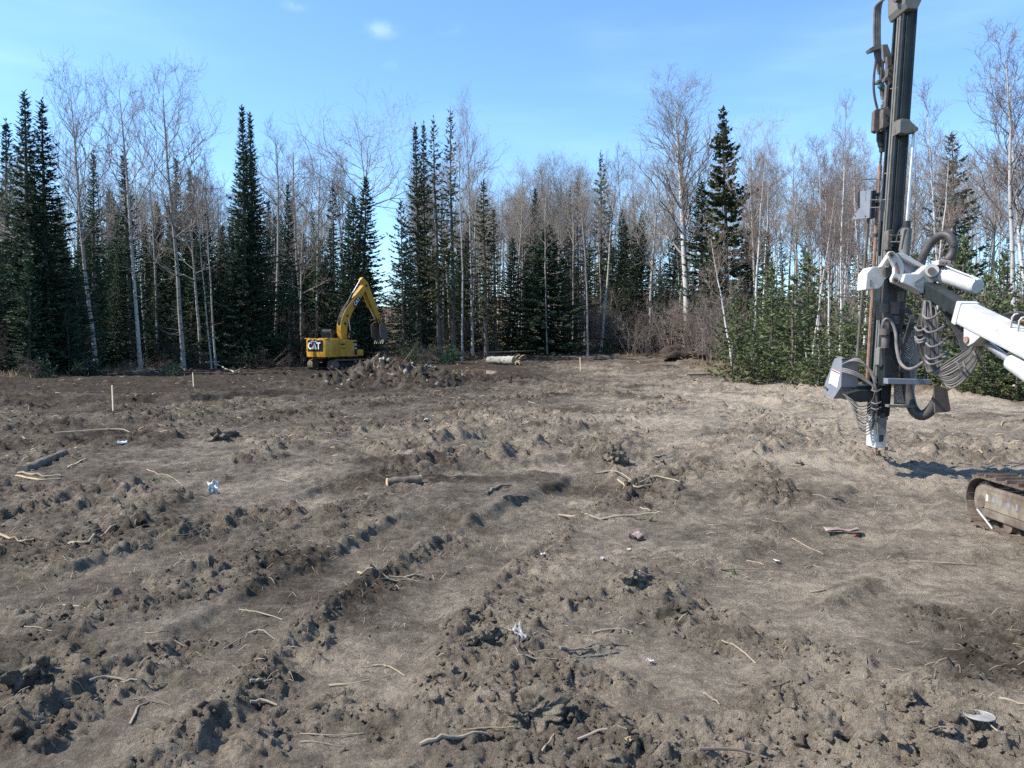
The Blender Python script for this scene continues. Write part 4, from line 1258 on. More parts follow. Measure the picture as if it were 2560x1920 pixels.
for (x, y) in ((2231, 580), (2229, 613)):
    RB().tube(seg(at(x, y, 9.78), at(x, y, 9.84)), 4 * K, 8).part('clamp_bolt', 'rig_green')
RB().tube(path([(2259, 566), (2250, 575), (2244, 587), (2240, 606)], 9.74, 8), 1.6 * K, 6).part('cylinder_hose', 'hose', smooth=True)
# swing head and lower mast shroud
slab([(2222, 655), (2268, 650), (2270, 700), (2262, 800), (2252, 835), (2226, 830), (2220, 760)], 9.70, 9.92).part('swing_head', 'hose', bevel=0.012)
slab([(2218, 800), (2250, 805), (2246, 900), (2238, 960), (2212, 965), (2210, 880)], 9.78, 9.95).part('mast_shroud', 'rig_green', bevel=0.008)
slab([(2205, 690), (2222, 688), (2220, 760), (2226, 790), (2206, 800), (2200, 750)], 9.88, 10.05).part('mast_shroud', 'rig_green', bevel=0.006)
RB().tube(seg(at(2200, 640, 10.2), at(2192, 905, 10.2)), 4.2 * K, 8).part('air_pipe', 'rig_grey', smooth=True)
RB().tube(seg(at(2214, 620, 10.0), at(2210, 760, 10.0)), 3 * K, 8).part('air_pipe', 'rig_grey', smooth=True)
for (x, y, r, h) in ((2211, 770, 10, 22), (2212, 830, 12, 16), (2236, 770, 12, 30), (2250, 742, 10, 26), (2214, 855, 9, 30), (2240, 800, 9, 20)):
    RB().tube(seg(at(x, y - h / 2, 9.72), at(x - 1, y + h / 2, 9.72)), r * K, 10).part('valve_block', 'rig_dusty', smooth=True)
t = slab([(2199, 870), (2206, 868), (2208, 910), (2203, 918), (2196, 912)], 9.8, 9.9); t.part('hose_guide', 'rig_grey', bevel=0.004)
sp = [at(2193 + 5 * math.cos(a), 868 + a * 1.9, 10.05 + 0.03 * math.sin(a)) for a in np.linspace(0, 26, 90)]
RB().tube(sp, 1.7 * K, 5).part('spiral_wrap', 'hose_dusty', smooth=True)
# light hoop on the far side
RB().tube(path([(2137, 733), (2100, 737), (2094, 741), (2130, 744), (2165, 744), (2200, 737)], 10.55, 16), 1.6 * K, 6).part('guard_hoop', 'rig_grey', smooth=True)

# white knuckle assembly
boom = RB()
boom.prism([at(x, y, 9.30) for x, y in ((2221, 633), (2226, 628), (2234, 628), (2247, 640), (2257, 656), (2261, 672), (2257, 690), (2246, 706), (2238, 709), (2231, 705), (2229, 697), (2236, 682), (2236, 668), (2230, 656), (2223, 644))], (0, 0.06, 0))
boom = boom.part('link_plate', 'rig_white', bevel=0.006)
for (x, y) in ((2228, 636), (2238, 700)):
    RB().tube(seg(at(x, y, 9.26), at(x, y, 9.37)), 6.5 * K, 12).part('pivot_pin', 'rig_dusty', boom, smooth=True)
    RB().tube(seg(at(x, y, 9.245), at(x, y, 9.27)), 3 * K, 6).part('pivot_bolt', 'rig_green', boom)
slab([(2237, 660), (2243, 655), (2249, 672), (2250, 684), (2242, 682)], 9.290, 9.298).part('worn_patch', 'rust', boom)
slab([(2244, 632), (2262, 634), (2276, 642), (2313, 664), (2311, 671), (2290, 662), (2256, 645)], 9.36, 9.60).part('upper_arm', 'rig_white', bevel=0.006)
slab([(2256, 646), (2290, 662), (2308, 672), (2296, 686), (2262, 684)], 9.44, 9.56).part('arm_web', 'rig_blue')
slab([(2176, 673), (2181, 667), (2218, 665), (2229, 672), (2229, 686), (2212, 700), (2206, 714), (2196, 722), (2164, 724), (2168, 682)], 9.55, 9.80).part('mast_bracket', 'rig_white', bevel=0.008)
RB().tube(seg(at(2219, 680, 9.50), at(2219, 680, 9.82)), 11 * K, 14).part('bracket_hub', 'rig_dusty', smooth=True)
slab([(2175, 700), (2178, 700), (2178, 716), (2175, 716)], 9.545, 9.552).part('bracket_slot', 'rust')
slab([(2203, 667), (2212, 667), (2233, 640), (2225, 634)], 9.40, 9.50).part('link_arm', 'rig_white', bevel=0.004)
slab([(2256, 706), (2263, 684), (2296, 684), (2318, 662), (2342, 660), (2346, 680), (2332, 712), (2326, 736), (2312, 734)], 9.24, 9.46).part('knuckle', 'rig_white', bevel=0.010)
slab([(2282, 708), (2308, 690), (2312, 692), (2296, 706)], 9.232, 9.238).part('knuckle_recess', 'rig_blue')
RB().tube(seg(at(2330, 676, 9.14), at(2330, 676, 9.5)), 14 * K, 20).part('knuckle_hub', 'rig_white', smooth=True)
RB().tube(seg(at(2329, 677, 9.11), at(2329, 677, 9.16)), 8 * K, 12).part('hub_bolt', 'rig_dusty', smooth=True)
RB().tube(seg(at(2295, 711, 9.20), at(2295, 711, 9.25)), 4 * K, 8).part('hub_bolt', 'rig_dusty')
# swing cylinder
RB().tube([at(2342, 682, 9.30), at(2346, 683, 9.28), at(2440, 715, 8.70), at(2444, 716, 8.68)], np.array([15, 18.5, 17.5, 15]) * K, 20).part('swing_cylinder', 'rig_white', smooth=True)
RB().tube(path([(2362, 664, 9.10), (2400, 680, 8.86), (2430, 692, 8.68), (2438, 700, 8.62)], n=8), 1.6 * K, 6).part('cylinder_pipe', 'rig_white', smooth=True)
slab([(2347, 650), (2358, 648), (2378, 652), (2376, 664), (2346, 662)], 9.10, 9.25).part('manifold', 'rig_white', bevel=0.004)
for x in (2352, 2361, 2369):
    RB().tube(seg(at(x, 656, 9.07), at(x, 656, 9.11)), 3.4 * K, 8).part('manifold_port', 'rust')
# telescopic boom
def beam_between(a, b, w, h, mat, name, parent=None, bevel=0.012):
    a = np.array(a); b = np.array(b); d = b - a; L = np.linalg.norm(d); d = d / L
    s = np.cross(d, [0, 0, 1]); s /= np.linalg.norm(s); u = np.cross(s, d)
    P = [a + s * (sx * w / 2) + u * (sz * h / 2) for sx, sz in ((-1, -1), (1, -1), (1, 1), (-1, 1))]
    return RB().prism(P, d * L).part(name, mat, parent, bevel=bevel), d, s, u
b0, b1, b2 = at(2312, 716, 9.36), at(2412, 782, 8.45), np.array([5.10, 5.5, 0.97])
beam_between(b0, b1 + (b2 - b1) * 0.1, 0.145, 0.16, 'rig_green', 'inner_boom')
bo, bd, bs_, bu = beam_between(b1, b2, 0.20, 0.225, 'rig_white', 'outer_boom', bevel=0.03)
beam_between(b1 - bd * 0.03, b1 + bd * 0.05, 0.225, 0.25, 'rig_white', 'boom_collar', bevel=0.02)
q = b1 + bd * 0.22 - bs_ * 0.102
RB().prism([q + bd * a + bu * b for a, b in ((-.12, .08), (.10, .08), (.16, 0), (.10, -.08), (-.10, -.08))], -bs_ * 0.012).part('boom_plate', 'rig_white', bo, bevel=0.003)
for a, b in ((-.08, .07), (-.09, -.05), (.0, .0), (.08, -.04), (.05, .06)):
    RB().tube(seg(q + bd * a + bu * b - bs_ * .012, q + bd * a + bu * b - bs_ * .03), 0.014, 8).part('boom_bolt', 'rig_dusty', bo)
q = b1 + bd * 0.95 - bs_ * 0.1012
RB().prism([q + bd * a + bu * b for a, b in ((0, .02), (.12, .02), (.12, -.012), (0, -.012))], -bs_ * 0.002).part('red_mark', 'decal_red', bo)
RB().prism([q + bd * a + bu * b for a, b in ((-.12, .0), (-.07, .0), (-.07, -.045), (-.12, -.045))], -bs_ * 0.002).part('grey_mark', 'rig_grey', bo)
# lower lift cylinder and its lug
q = b1 + bd * 0.30 - bu * 0.112
RB().prism([q + bd * a + bu * b - bs_ * 0.08 for a, b in ((-.16, .02), (.14, .02), (.05, -.10), (-.02, -.16), (-.10, -.14))], bs_ * 0.16).part('cylinder_lug', 'rig_white', bevel=0.006)
RB().tube(seg(q - bs_ * 0.10 - bu * .10 - bd * .05, q + bs_ * 0.10 - bu * .10 - bd * .05), 0.035, 12).part('lug_pin', 'rust', smooth=True)
c0 = at(2462, 856, 8.25); c1 = at(2532, 906, 7.72); c2 = at(2532, 906, 7.72) + (at(2532, 906, 7.72) - at(2462, 856, 8.25)) * 3.2
RB().tube(seg(c0, c1), 0.036, 12).part('boom_piston', 'chrome', smooth=True)
RB().tube([c1 - (c2 - c1) * 0.01, c1, c1 + (c2 - c1) * 0.05, c2], [0.055, 0.085, 0.085, 0.085], 18).part('boom_cylinder', 'rig_white', smooth=True)
# cables along the top of the boom
for k in range(6):
    o = (k - 2.5) * 0.022
    pts = [b1 + bd * (0.62 + 0.12 * t) + bu * (0.122 + 0.10 * math.sin(t / 5 * math.pi) + 0.012 * k) + bs_ * o for t in range(6)]
    pts += [b1 + bd * (1.5 + 0.4 * t) + bu * (0.122 + 0.012 * (k % 3)) + bs_ * o for t in range(3)]
    RB().tube(smooth_path(pts, 20), 0.011, 6).part('boom_cable', 'hose', smooth=True)
for a in (0.80, 0.90):
    RB().tube(smooth_path([b1 + bd * a + bs_ * s + bu * h for s, h in ((-.09, .11), (-.09, .24), (.09, .24), (.09, .11))], 10), 0.010, 6).part('cable_clamp', 'rig_white', smooth=True)
RB().tube(smooth_path([b1 + bd * 0.55 + bu * 0.12 - bs_ * .10, b1 + bd * 0.9 + bu * 0.16 - bs_ * .11, b1 + bd * 1.6 + bu * 0.12 - bs_ * .11], 8), 0.014, 6).part('boom_cable', 'orange_hose', smooth=True)

# thick black dust hose
RB().tube(path([(2300, 668, 9.5), (2308, 640, 9.45), (2325, 610, 9.4), (2350, 589, 9.3), (2372, 590, 9.2), (2384, 610, 9.15), (2380, 635, 9.15), (2368, 652, 9.15)], n=28), 10.5 * 9.3 / FPX, 14).part('dust_hose', 'hose', smooth=True)
# hanging hose bundles: a long loop from the boom down and up to the mast
rr_ = np.random.default_rng(12)
for k in range(15):
    a = k / 14.0
    o = (a - 0.5)
    j = rr_.normal(0, 2.0)
    pts = [(2322 + 26 * o + j, 752, 9.10 + 0.10 * rr_.random()), (2324 + 40 * o, 800, 9.05), (2332 + 38 * o, 860, 9.0), (2334 + 34 * o, 920 - 10 * o, 8.95),
           (2346 + 22 * o, 950 - 26 * (0.5 - o) * 0.9, 8.85), (2372 + 10 * o, 968 - 62 * (0.5 - o) + j, 8.75), (2402 + 8 * o, 952 - 66 * (0.5 - o) + j, 8.65), (2430 + 14 * o, 915 - 46 * (0.5 - o), 8.5), (2446 + 24 * o, 862 - 14 * (0.5 - o), 8.38), (2456 + 26 * o, 840, 8.3)]
    RB().tube(path(pts, n=30), 2.5 * 8.9 / FPX, 6).part('loop_hose', 'hose_dusty' if k % 4 else 'hose', smooth=True)
for k in range(7):
    o = k - 3
    pts = [(2318 + o * 2, 770, 9.2), (2305 + o * 2.6, 800, 9.2), (2299 + o * 3, 840, 9.2), (2305 + o * 3.2, 880, 9.2), (2316 + o * 2.5, 902, 9.18), (2328 + o, 930, 9.1)]
    RB().tube(path(pts, n=18), 2.4 * 9.2 / FPX, 6).part('side_hose', 'hose_dusty' if k % 3 else 'hose', smooth=True)
for (x, y, w, d) in ((2336, 826, 26, 9.0), (2330, 792, 22, 9.05), (2340, 862, 24, 8.96), (2340, 893, 26, 8.92), (2340, 906, 26, 8.9), (2306, 822, 18, 9.1), (2306, 846, 18, 9.1), (2306, 852, 17, 9.1)):
    pts = [at(x - w, y - 4, d), at(x - w * .6, y + 5, d - .07), at(x, y + 3, d - .10), at(x + w * .6, y - 5, d - .07), at(x + w, y - 13, d), at(x + w * .5, y - 12, d + .08), at(x - w * .5, y - 5, d + .08), at(x - w, y - 4, d)]
    RB().tube(smooth_path(pts, 20), 3.0 * d / FPX, 6).part('hose_wrap', 'hose_dusty', smooth=True)
for (x0, y0, x1, y1) in ((2392, 905, 2420, 945), (2408, 905, 2426, 938), (2434, 878, 2450, 902)):
    RB().tube(path([(x0, y0, 8.45), ((x0 + x1) / 2 - 3, (y0 + y1) / 2, 8.42), (x1, y1, 8.45)], n=6), 2.6 * 8.5 / FPX, 5).part('hose_strap', 'hose_dusty')
RB().tube(path([(2205, 842, 9.75), (2206, 815, 9.72), (2214, 798, 9.7), (2228, 802, 9.68), (2239, 832, 9.65), (2242, 872, 9.6), (2250, 905, 9.5), (2268, 922, 9.4), (2290, 918, 9.3), (2312, 902, 9.25)], n=30), 4.0 * 9.6 / FPX, 8).part('single_hose', 'hose_dusty', smooth=True)
for k in range(5):
    RB().tube(path([(2270 - k * 3, 770, 9.65), (2283 - k * 2, 790, 9.6), (2282 - k * 3, 815, 9.6), (2270 - k * 4, 840 + k * 8, 9.65), (2258 - k * 2, 880 + k * 10, 9.7), (2262 - k * 2, 930, 9.72)], n=16), 2.2 * K, 6).part('side_hose', 'hose', smooth=True)
for k in range(6):
    RB().tube(path([(2352 + 5 * k, 778, 9.0), (2376 + 4 * k, 812, 8.95), (2396 + 3 * k, 850, 8.9), (2408 + 2 * k, 890, 8.85), (2404 + k, 912, 8.8)], n=14), 1.7 * 9.0 / FPX, 5).part('thin_hose', 'hose', smooth=True)
RB().tube(path([(2300, 760, 9.3), (2312, 752, 9.2), (2340, 780, 9.1), (2365, 790, 9.0), (2378, 775, 8.9)], n=12), 3 * 9 / FPX, 6).part('side_hose', 'hose', smooth=True)

# expanded-metal guard, a half drum of wire
gd = RB()
def guard(u, v):          # u 0..1 around, v 0..1 down
    w = 0.20 * (1 - 0.45 * v)
    c = at(2268 - 12 * v, 818 + 190 * v, 10.05)
    a = math.pi * (0.05 + 0.9 * u)
    return c + np.array([-w * math.cos(a), -w * 0.7 * math.sin(a), 0])
NV, NU = 34, 13
for sgn in (1, -1):
    for k in range(-NV, NV):
        pts = []
        for i in range(NU + 1):
            v = (k + sgn * i) / NV if sgn > 0 else (k + NU - i + 0.0) / NV
            if 0 <= v <= 1: pts.append(guard(i / NU, v))
        if len(pts) >= 2: gd.tube(pts, 0.008, 3, caps=False)
gd.part('mesh_guard', 'wire')
for v in (0.0, 0.5, 1.0):
    RB().tube([guard(i / 12, v) for i in range(13)], 0.010, 6).part('guard_rim', 'rig_grey', smooth=True)
slab([(2265, 812), (2296, 813), (2297, 822), (2265, 822)], 9.8, 10.05).part('guard_top', 'rig_grey')
slab([(2220, 946), (2326, 949), (2326, 962), (2220, 960)], 9.60, 9.72).part('cross_bar', 'rig_blue', bevel=0.004)
slab([(2222, 1012), (2292, 1014), (2292, 1020), (2222, 1018)], 9.72, 9.82).part('lower_bar', 'rig_grey')
RB().tube(path([(2262, 905, 9.88), (2268, 960, 9.85), (2277, 1008, 9.8), (2290, 1032, 9.75), (2308, 1038, 9.7), (2326, 1026, 9.65), (2342, 1002, 9.6), (2348, 985, 9.6)], n=26), 12.5 * K, 14).part('suction_hose', 'hose', smooth=True)
slab([(2335, 962), (2368, 972), (2377, 1026), (2372, 1030), (2338, 1032)], 9.45, 9.475).part('rubber_flap', 'rubber')

# control box on the far side of the mast
XB = at(2105, 895, 10.25)[0]
pbox = [atx(x, y, XB) for x, y in ((2086, 896), (2105, 895), (2102, 968), (2083, 997), (2058, 984), (2062, 958), (2077, 920))]
RB().prism(pbox, (0.215, 0, 0)).part('control_box', 'rig_blue', bevel=0.006)
cb = [atx(x, y, XB) + np.array([-0.004, 0, 0]) for x, y in ((2080, 922), (2101, 932), (2093, 969), (2072, 958))]
RB().prism(cb, (0.002, 0, 0)).part('warning_label', 'decal_white')
cb = [atx(x, y, XB) + np.array([-0.007, 0, 0]) for x, y in ((2080.5, 923), (2100.5, 932.5), (2099.8, 936), (2079.6, 926.4))]
RB().prism(cb, (0.002, 0, 0)).part('label_stripe', 'orange_hose')
for i, (ya, xa) in enumerate(((942, 2079), (946, 2078), (950, 2077), (954, 2076), (958, 2074.5))):
    cb = [atx(x, y, XB) + np.array([-0.0065, 0, 0]) for x, y in ((xa, ya), (xa + 14 - i % 2 * 4, ya + 6 - i % 2 * 2), (xa + 13.8 - i % 2 * 4, ya + 7 - i % 2 * 2), (xa - .2, ya + 1))]
    RB().prism(cb, (0.001, 0, 0)).part('label_line', 'rig_grey')
RB().tube(seg(atx(2067, 968, XB) + [-0.03, 0, 0], atx(2070, 974, XB)), 3 * K, 8).part('box_latch', 'rig_green')
for k in range(4):
    RB().tube(seg(atx(2088 + 4 * k, 897, XB) + [0.05, 0, 0], atx(2084 + 4 * k, 891, XB) + [0.03, 0, 0]), 1.3 * K, 5).part('box_gland', 'rig_grey')
RB().tube(path([(2104, 899, 10.2), (2150, 891, 10.15)], n=4), 2.4 * K, 6).part('box_rail', 'rig_green')
for k in range(9):
    pts = [(2106 + k * 2.2, 911 - k * 1.4, 10.2), (2126 + k * 2.5, 903 - k * 0.8, 10.1), (2152 + k * 2.0, 906 + k * 1.5, 10.05), (2176 + k, 925 + k * 3, 10.0), (2191 - k * .5, 946 + k * 2, 9.98)]
    RB().tube(path(pts, n=16), 2.1 * K, 6).part('box_hose', 'hose_dusty', smooth=True)
for k in range(3):
    RB().tube(path([(2105, 921 + 4 * k, 10.2), (2130, 927 + 4 * k, 10.1), (2160, 942 + 4 * k, 10.05), (2186, 968, 10.0)], n=12), 2.2 * K, 6).part('box_hose', 'hose_dusty', smooth=True)
slab([(2118, 984), (2152, 975), (2200, 978), (2202, 1002), (2150, 1006), (2120, 1000)], 10.1, 10.3).part('guide_frame', 'rig_green', bevel=0.006)
slab([(2140, 965), (2196, 962), (2198, 982), (2142, 986)], 10.25, 10.45).part('guide_frame', 'rig_green', bevel=0.006)
for k in range(11):
    low = 1016 + 7.0 * k
    x0 = 2112 + 3.2 * k
    pts = [(x0 - 4, 985 + 3 * k, 10.12), (2130 + 1.8 * k, low - 16 + 2 * (k % 3), 10.0), (2148 + 1.5 * k, low, 9.95), (2168 + 0.6 * k, low - 4, 9.92), (2184, low - 22, 9.92), (2191, low - 60, 9.94), (2189, 962 + 2 * k, 9.96)]
    RB().tube(path(pts, n=22), 1.55 * K, 6).part('thin_hose', 'hose_dusty' if k % 3 else 'hose', smooth=True)
RB().tube(path([(2186, 955, 9.93), (2190, 975, 9.9), (2192, 1010, 9.9), (2190, 1050, 9.9)], n=10), 3.2 * K, 6).part('thin_hose', 'hose', smooth=True)
for y in (975, 1006, 1020):
    RB().tube(path([(2178, y, 9.9), (2190, y + 4, 9.86), (2203, y - 2, 9.9)], n=6), 2 * K, 5).part('hose_tie', 'hose_dusty')
# foot of the mast
foot = RB().prism([at(2189, 1044, 9.93), at(2218, 1042, 9.93), at(2214, 1119, 9.93), at(2188, 1120, 9.93)], (0, 0.26, 0)).part('mast_foot', 'rig_white', bevel=0.008)
slab([(2194, 1045), (2217, 1044), (2215, 1084), (2194, 1085)], 9.90, 9.925).part('foot_plate', 'rig_grey', foot)
slab([(2202, 1034), (2214, 1033), (2213, 1043), (2203, 1044)], 9.90, 9.94).part('foot_slot', 'hose', foot)
slab([(2198, 1088), (2210, 1087), (2208, 1104), (2198, 1105)], 9.922, 9.928).part('foot_slot', 'hose', foot)
for (x, y) in ((2189, 1120), (2216, 1117)):
    RB().tube(seg(at(x, y, 9.98), at(x, y + 9, 9.98)), 4.5 * K, 8).part('foot_spike', 'rust', foot)
RB().tube(path([(2218, 1070, 9.9), (2228, 1073, 9.9), (2226, 1079, 9.9), (2219, 1082, 9.9)], n=8), 0.9 * K, 5).part('foot_wire', 'hose', foot)

# crawler track (only its front shows) and the carrier it belongs to
def track_side(x0, w, ends=(4.35, 7.68), R=0.22, name='crawler_track'):
    y0, y1 = ends[0] + R, ends[1] - R
    # the far end of the belt curves up to the front idler
    pth = []
    n_s = 18
    for k in range(n_s): pth.append((y0 + (y1 - y0) * k / n_s, 0.03))
    for k in range(9): a = -math.pi / 2 + math.pi * k / 9; pth.append((y1 + R * math.cos(a), R + 0.03 + R * math.sin(a)))
    for k in range(n_s): pth.append((y1 - (y1 - y0) * k / n_s, 2 * R + 0.03))
    for k in range(9): a = math.pi / 2 + math.pi * k / 9; pth.append((y0 + R * math.cos(a), R + 0.03 + R * math.sin(a)))
    P = np.array(pth)
    N = len(P)
    zb = hz(x0, 7.0) - 0.02
    fr = RB().prism([np.array([x0 + 0.03, y, z + zb]) for y, z in ((y0 - .1, 0.11), (y1 - .02, 0.11), (y1 + .10, 0.18), (y1 + .12, 0.30), (y1 + .02, 0.40), (y0 - .1, 0.42))], (w - 0.06, 0, 0)).part(name + '_frame', 'mud_steel', bevel=0.015)
    RB().prism([np.array([x0 + 0.022, y, z + zb]) for y, z in ((y0, 0.20), (y1 - .05, 0.20), (y1 + .04, 0.26), (y1 - .02, 0.36), (y0, 0.36))], (0.006, 0, 0)).part('frame_panel', 'rig_dusty_panel', fr)
    for k in range(5):
        yy = y1 - 0.10 - k * 0.11
        RB().prism([np.array([x0 + 0.0195, yy + a, zb + b]) for a, b in ((0, .27), (.03 + .02 * (k % 2), .27), (.03 + .02 * (k % 2), .33 - .02 * (k % 2)), (0, .32))], (0.002, 0, 0)).part('faded_mark', 'rig_blue' if k else 'decal_white', fr)
    RB().tube(seg((x0 + 0.06, y1, R + 0.03 + zb), (x0 + w - 0.06, y1, R + 0.03 + zb)), R - 0.035, 26).part('idler_wheel', 'mud_steel', smooth=True)
    RB().tube(seg((x0 + 0.02, y1, R + 0.03 + zb), (x0 + w - 0.02, y1, R + 0.03 + zb)), 0.06, 12).part('idler_hub', 'track_steel', smooth=True)
    for k in range(6):
        yy = y0 + (y1 - y0) * (k + 0.6) / 6.4
        RB().tube(seg((x0 + 0.05, yy, 0.095 + zb), (x0 + w - 0.05, yy, 0.095 + zb)), 0.065, 14).part('track_roller', 'track_steel', smooth=True)
    RB().tube(seg((x0 + 0.015, y1 + .05, 0.16 + zb), (x0 + 0.015, y1 - .20, 0.03 + zb)), 0.012, 6).part('frame_tube', 'chrome')
    for k in range(N):
        a = P[k]; b = P[(k + 1) % N]; c = (a + b) / 2; t = (b - a); L = np.linalg.norm(t); t = t / L; nn = np.array([-t[1], t[0]])
        m = RB()
        def pt(u, v, x): q = c + t * u + nn * v; return np.array([x, q[0], q[1] + zb])
        m.prism([pt(-L * .47, .0, x0), pt(L * .47, .0, x0), pt(L * .47, -.016, x0), pt(-L * .47, -.016, x0)], (w, 0, 0))
        m.prism([pt(-L * .12, -.016, x0 - .001), pt(L * .06, -.016, x0 - .001), pt(L * .03, -.05, x0 - .001), pt(-L * .09, -.05, x0 - .001)], (w + .002, 0, 0))
        m.prism([pt(-L * .40, .0, x0 + w * .35), pt(L * .40, .0, x0 + w * .35), pt(L * .30, .045, x0 + w * .35), pt(-L * .30, .045, x0 + w * .35)], (w * .3, 0, 0))
        m.part('track_shoe', 'track_steel')
M['rig_dusty_panel'] = material('dusty_panel', (0.225, 0.195, 0.15), (0.125, 0.095, 0.068), rough=0.9, scale=6, lo=0.38, hi=0.6)
track_side(4.42, 0.30)
track_side(6.25, 0.30)
RB().box((5.55, 5.6, 0.62), (1.5, 2.4, 0.30)).part('carrier_frame', 'rig_green', bevel=0.02)
RB().box((5.75, 4.6, 1.25), (1.5, 2.0, 0.95)).part('engine_cover', 'rig_white', bevel=0.05)
RB().box((5.10, 5.35, 0.85), (0.34, 0.5, 0.6)).part('boom_mount', 'rig_white', bevel=0.03)
RB().box((5.95, 6.1, 1.55), (0.95, 1.0, 1.6)).part('operator_cab', 'glass', bevel=0.04)

# ------------------------------------------------------------------ excavator
EX = np.array(at(846, 850, 55.0)); EX[2] = -0.32
ex = empty('excavator', EX, rz=math.pi / 2 - math.radians(34), label='yellow tracked excavator with raised boom standing beyond the mud heap', cat='excavator')
class XB_(MB):
    def part(s, name, mat, parent=None, **kw):
        return s.build(name, M[mat], parent or ex, **kw)
def xz(pts, y0, y1):
    return XB_().prism([(x, y0, z) for x, z in pts], (0, y1 - y0, 0))
for sy in (-1, 1):
    yc = sy * 0.98
    L, R = 1.35, 0.38
    out = [(-L + R * math.cos(a), R + R * math.sin(a)) for a in np.linspace(math.pi / 2, 3 * math.pi / 2, 9)] + [(L + R * math.cos(a), R + R * math.sin(a)) for a in np.linspace(-math.pi / 2, math.pi / 2, 9)]
    inn = [(x * 0.93, R + (z - R) * 0.78) for x, z in out]
    belt = XB_()
    n = len(out)
    for k in range(n):
        a, b = out[k], out[(k + 1) % n]; c, d = inn[k], inn[(k + 1) % n]
        belt.hexa([(a[0], yc - .25, a[1]), (b[0], yc - .25, b[1]), (d[0], yc - .25, d[1]), (c[0], yc - .25, c[1]), (a[0], yc + .25, a[1]), (b[0], yc + .25, b[1]), (d[0], yc + .25, d[1]), (c[0], yc + .25, c[1])])
    belt.part('track_belt', 'track_steel')
    for k in range(26):
        t = k / 26
        xx = -1.3 + 2.6 * (k % 13) / 12.0; top = k >= 13
        XB_().box((xx, yc, 0.775 if top else 0.0), (0.05, 0.5, 0.05)).part('track_shoe', 'track_steel')
    xz([(-1.2, 0.22), (1.2, 0.22), (1.25, 0.5), (-1.25, 0.5)], yc - 0.16, yc + 0.16).part('track_frame', 'black_paint', bevel=0.03)
    for xx in (-1.35, 1.35):
        XB_().tube(seg((xx, yc - .2, .38), (xx, yc + .2, .38)), 0.27, 16).part('track_wheel', 'mud_steel', smooth=True)
    for k in range(5):
        XB_().tube(seg((-0.8 + .4 * k, yc - .22, .16), (-0.8 + .4 * k, yc + .22, .16)), 0.10, 12).part('track_roller', 'mud_steel', smooth=True)
XB_().box((0, 0, 0.62), (1.5, 1.6, 0.35)).part('undercarriage', 'black_paint', bevel=0.04)
XB_().tube(seg((0, 0, 0.75), (0, 0, 0.98)), 0.62, 24).part('swing_ring', 'black_paint', smooth=True)
# house
cw = XB_()
rear = [(-1.15, -1.24), (-1.15, 1.24), (-1.75, 1.24), (-2.05, 0.9), (-2.16, 0.4), (-2.18, 0), (-2.16, -0.4), (-2.05, -0.9), (-1.75, -1.24)]
cw.prism([(x, y, 0.92) for x, y in rear], (0, 0, 1.22)); cw = cw.part('counterweight', 'yellow', smooth=True, bevel=0.07)
XB_().box((-1.55, 0, 2.165), (1.0, 2.2, 0.06)).part('hood_top', 'yellow', bevel=0.02)
house = XB_().box((-0.30, -0.74, 1.50), (1.70, 1.0, 1.10)).part('side_body', 'yellow', bevel=0.04)
XB_().box((0.85, -0.80, 1.20), (0.62, 0.86, 0.42)).part('side_step', 'yellow', bevel=0.03)
XB_().box((-0.30, 0.74, 1.45), (1.70, 1.0, 1.0)).part('side_body', 'yellow', bevel=0.04)
XB_().box((0.15, 0, 1.10), (2.3, 0.5, 0.32)).part('house_frame', 'black_paint', bevel=0.02)
XB_().box((-0.25, -0.35, 2.09), (1.3, 0.5, 0.09)).part('hood_top', 'yellow', bevel=0.02)
XB_().tube([(-1.3, -0.7, 2.1), (-1.3, -0.7, 2.45), (-1.36, -0.7, 2.55)], 0.05, 10).part('exhaust_pipe', 'track_steel', smooth=True)
for a in (-0.95, -0.55, -0.15, 0.25):
    XB_().tube(smooth_path([(a, -1.18, 2.04), (a, -1.18, 2.12), (a + .25, -1.18, 2.12), (a + .25, -1.18, 2.04)], 8), 0.014, 6).part('hand_rail', 'black_paint')
# side panels, decals and lettering
def text_mesh(body, size, ext=0.004):
    cu = bpy.data.curves.new('lettering', 'FONT'); cu.body = body; cu.size = size; cu.extrude = ext; cu.align_x = 'CENTER'; cu.align_y = 'CENTER'; cu.offset = size * 0.022
    o = bpy.data.objects.new('lettering', cu); COL.objects.link(o)
    bpy.context.view_layer.update()
    me = bpy.data.meshes.new_from_object(o.evaluated_get(bpy.context.evaluated_depsgraph_get()))
    bpy.data.objects.remove(o); bpy.data.curves.remove(cu)
    return me
def letter(name, body, size, loc, rot, mat, parent, squeeze=(1, 1, 1)):
    me = text_mesh(body, size)
    me.materials.clear()
    o = link(name, me, M[mat], parent); o.location = loc; o.rotation_euler = rot; o.scale = squeeze
    return o
def rear_x(y):
    return np.interp(abs(y), [0, 0.4, 0.9, 1.24], [-2.18, -2.16, -2.05, -1.75])
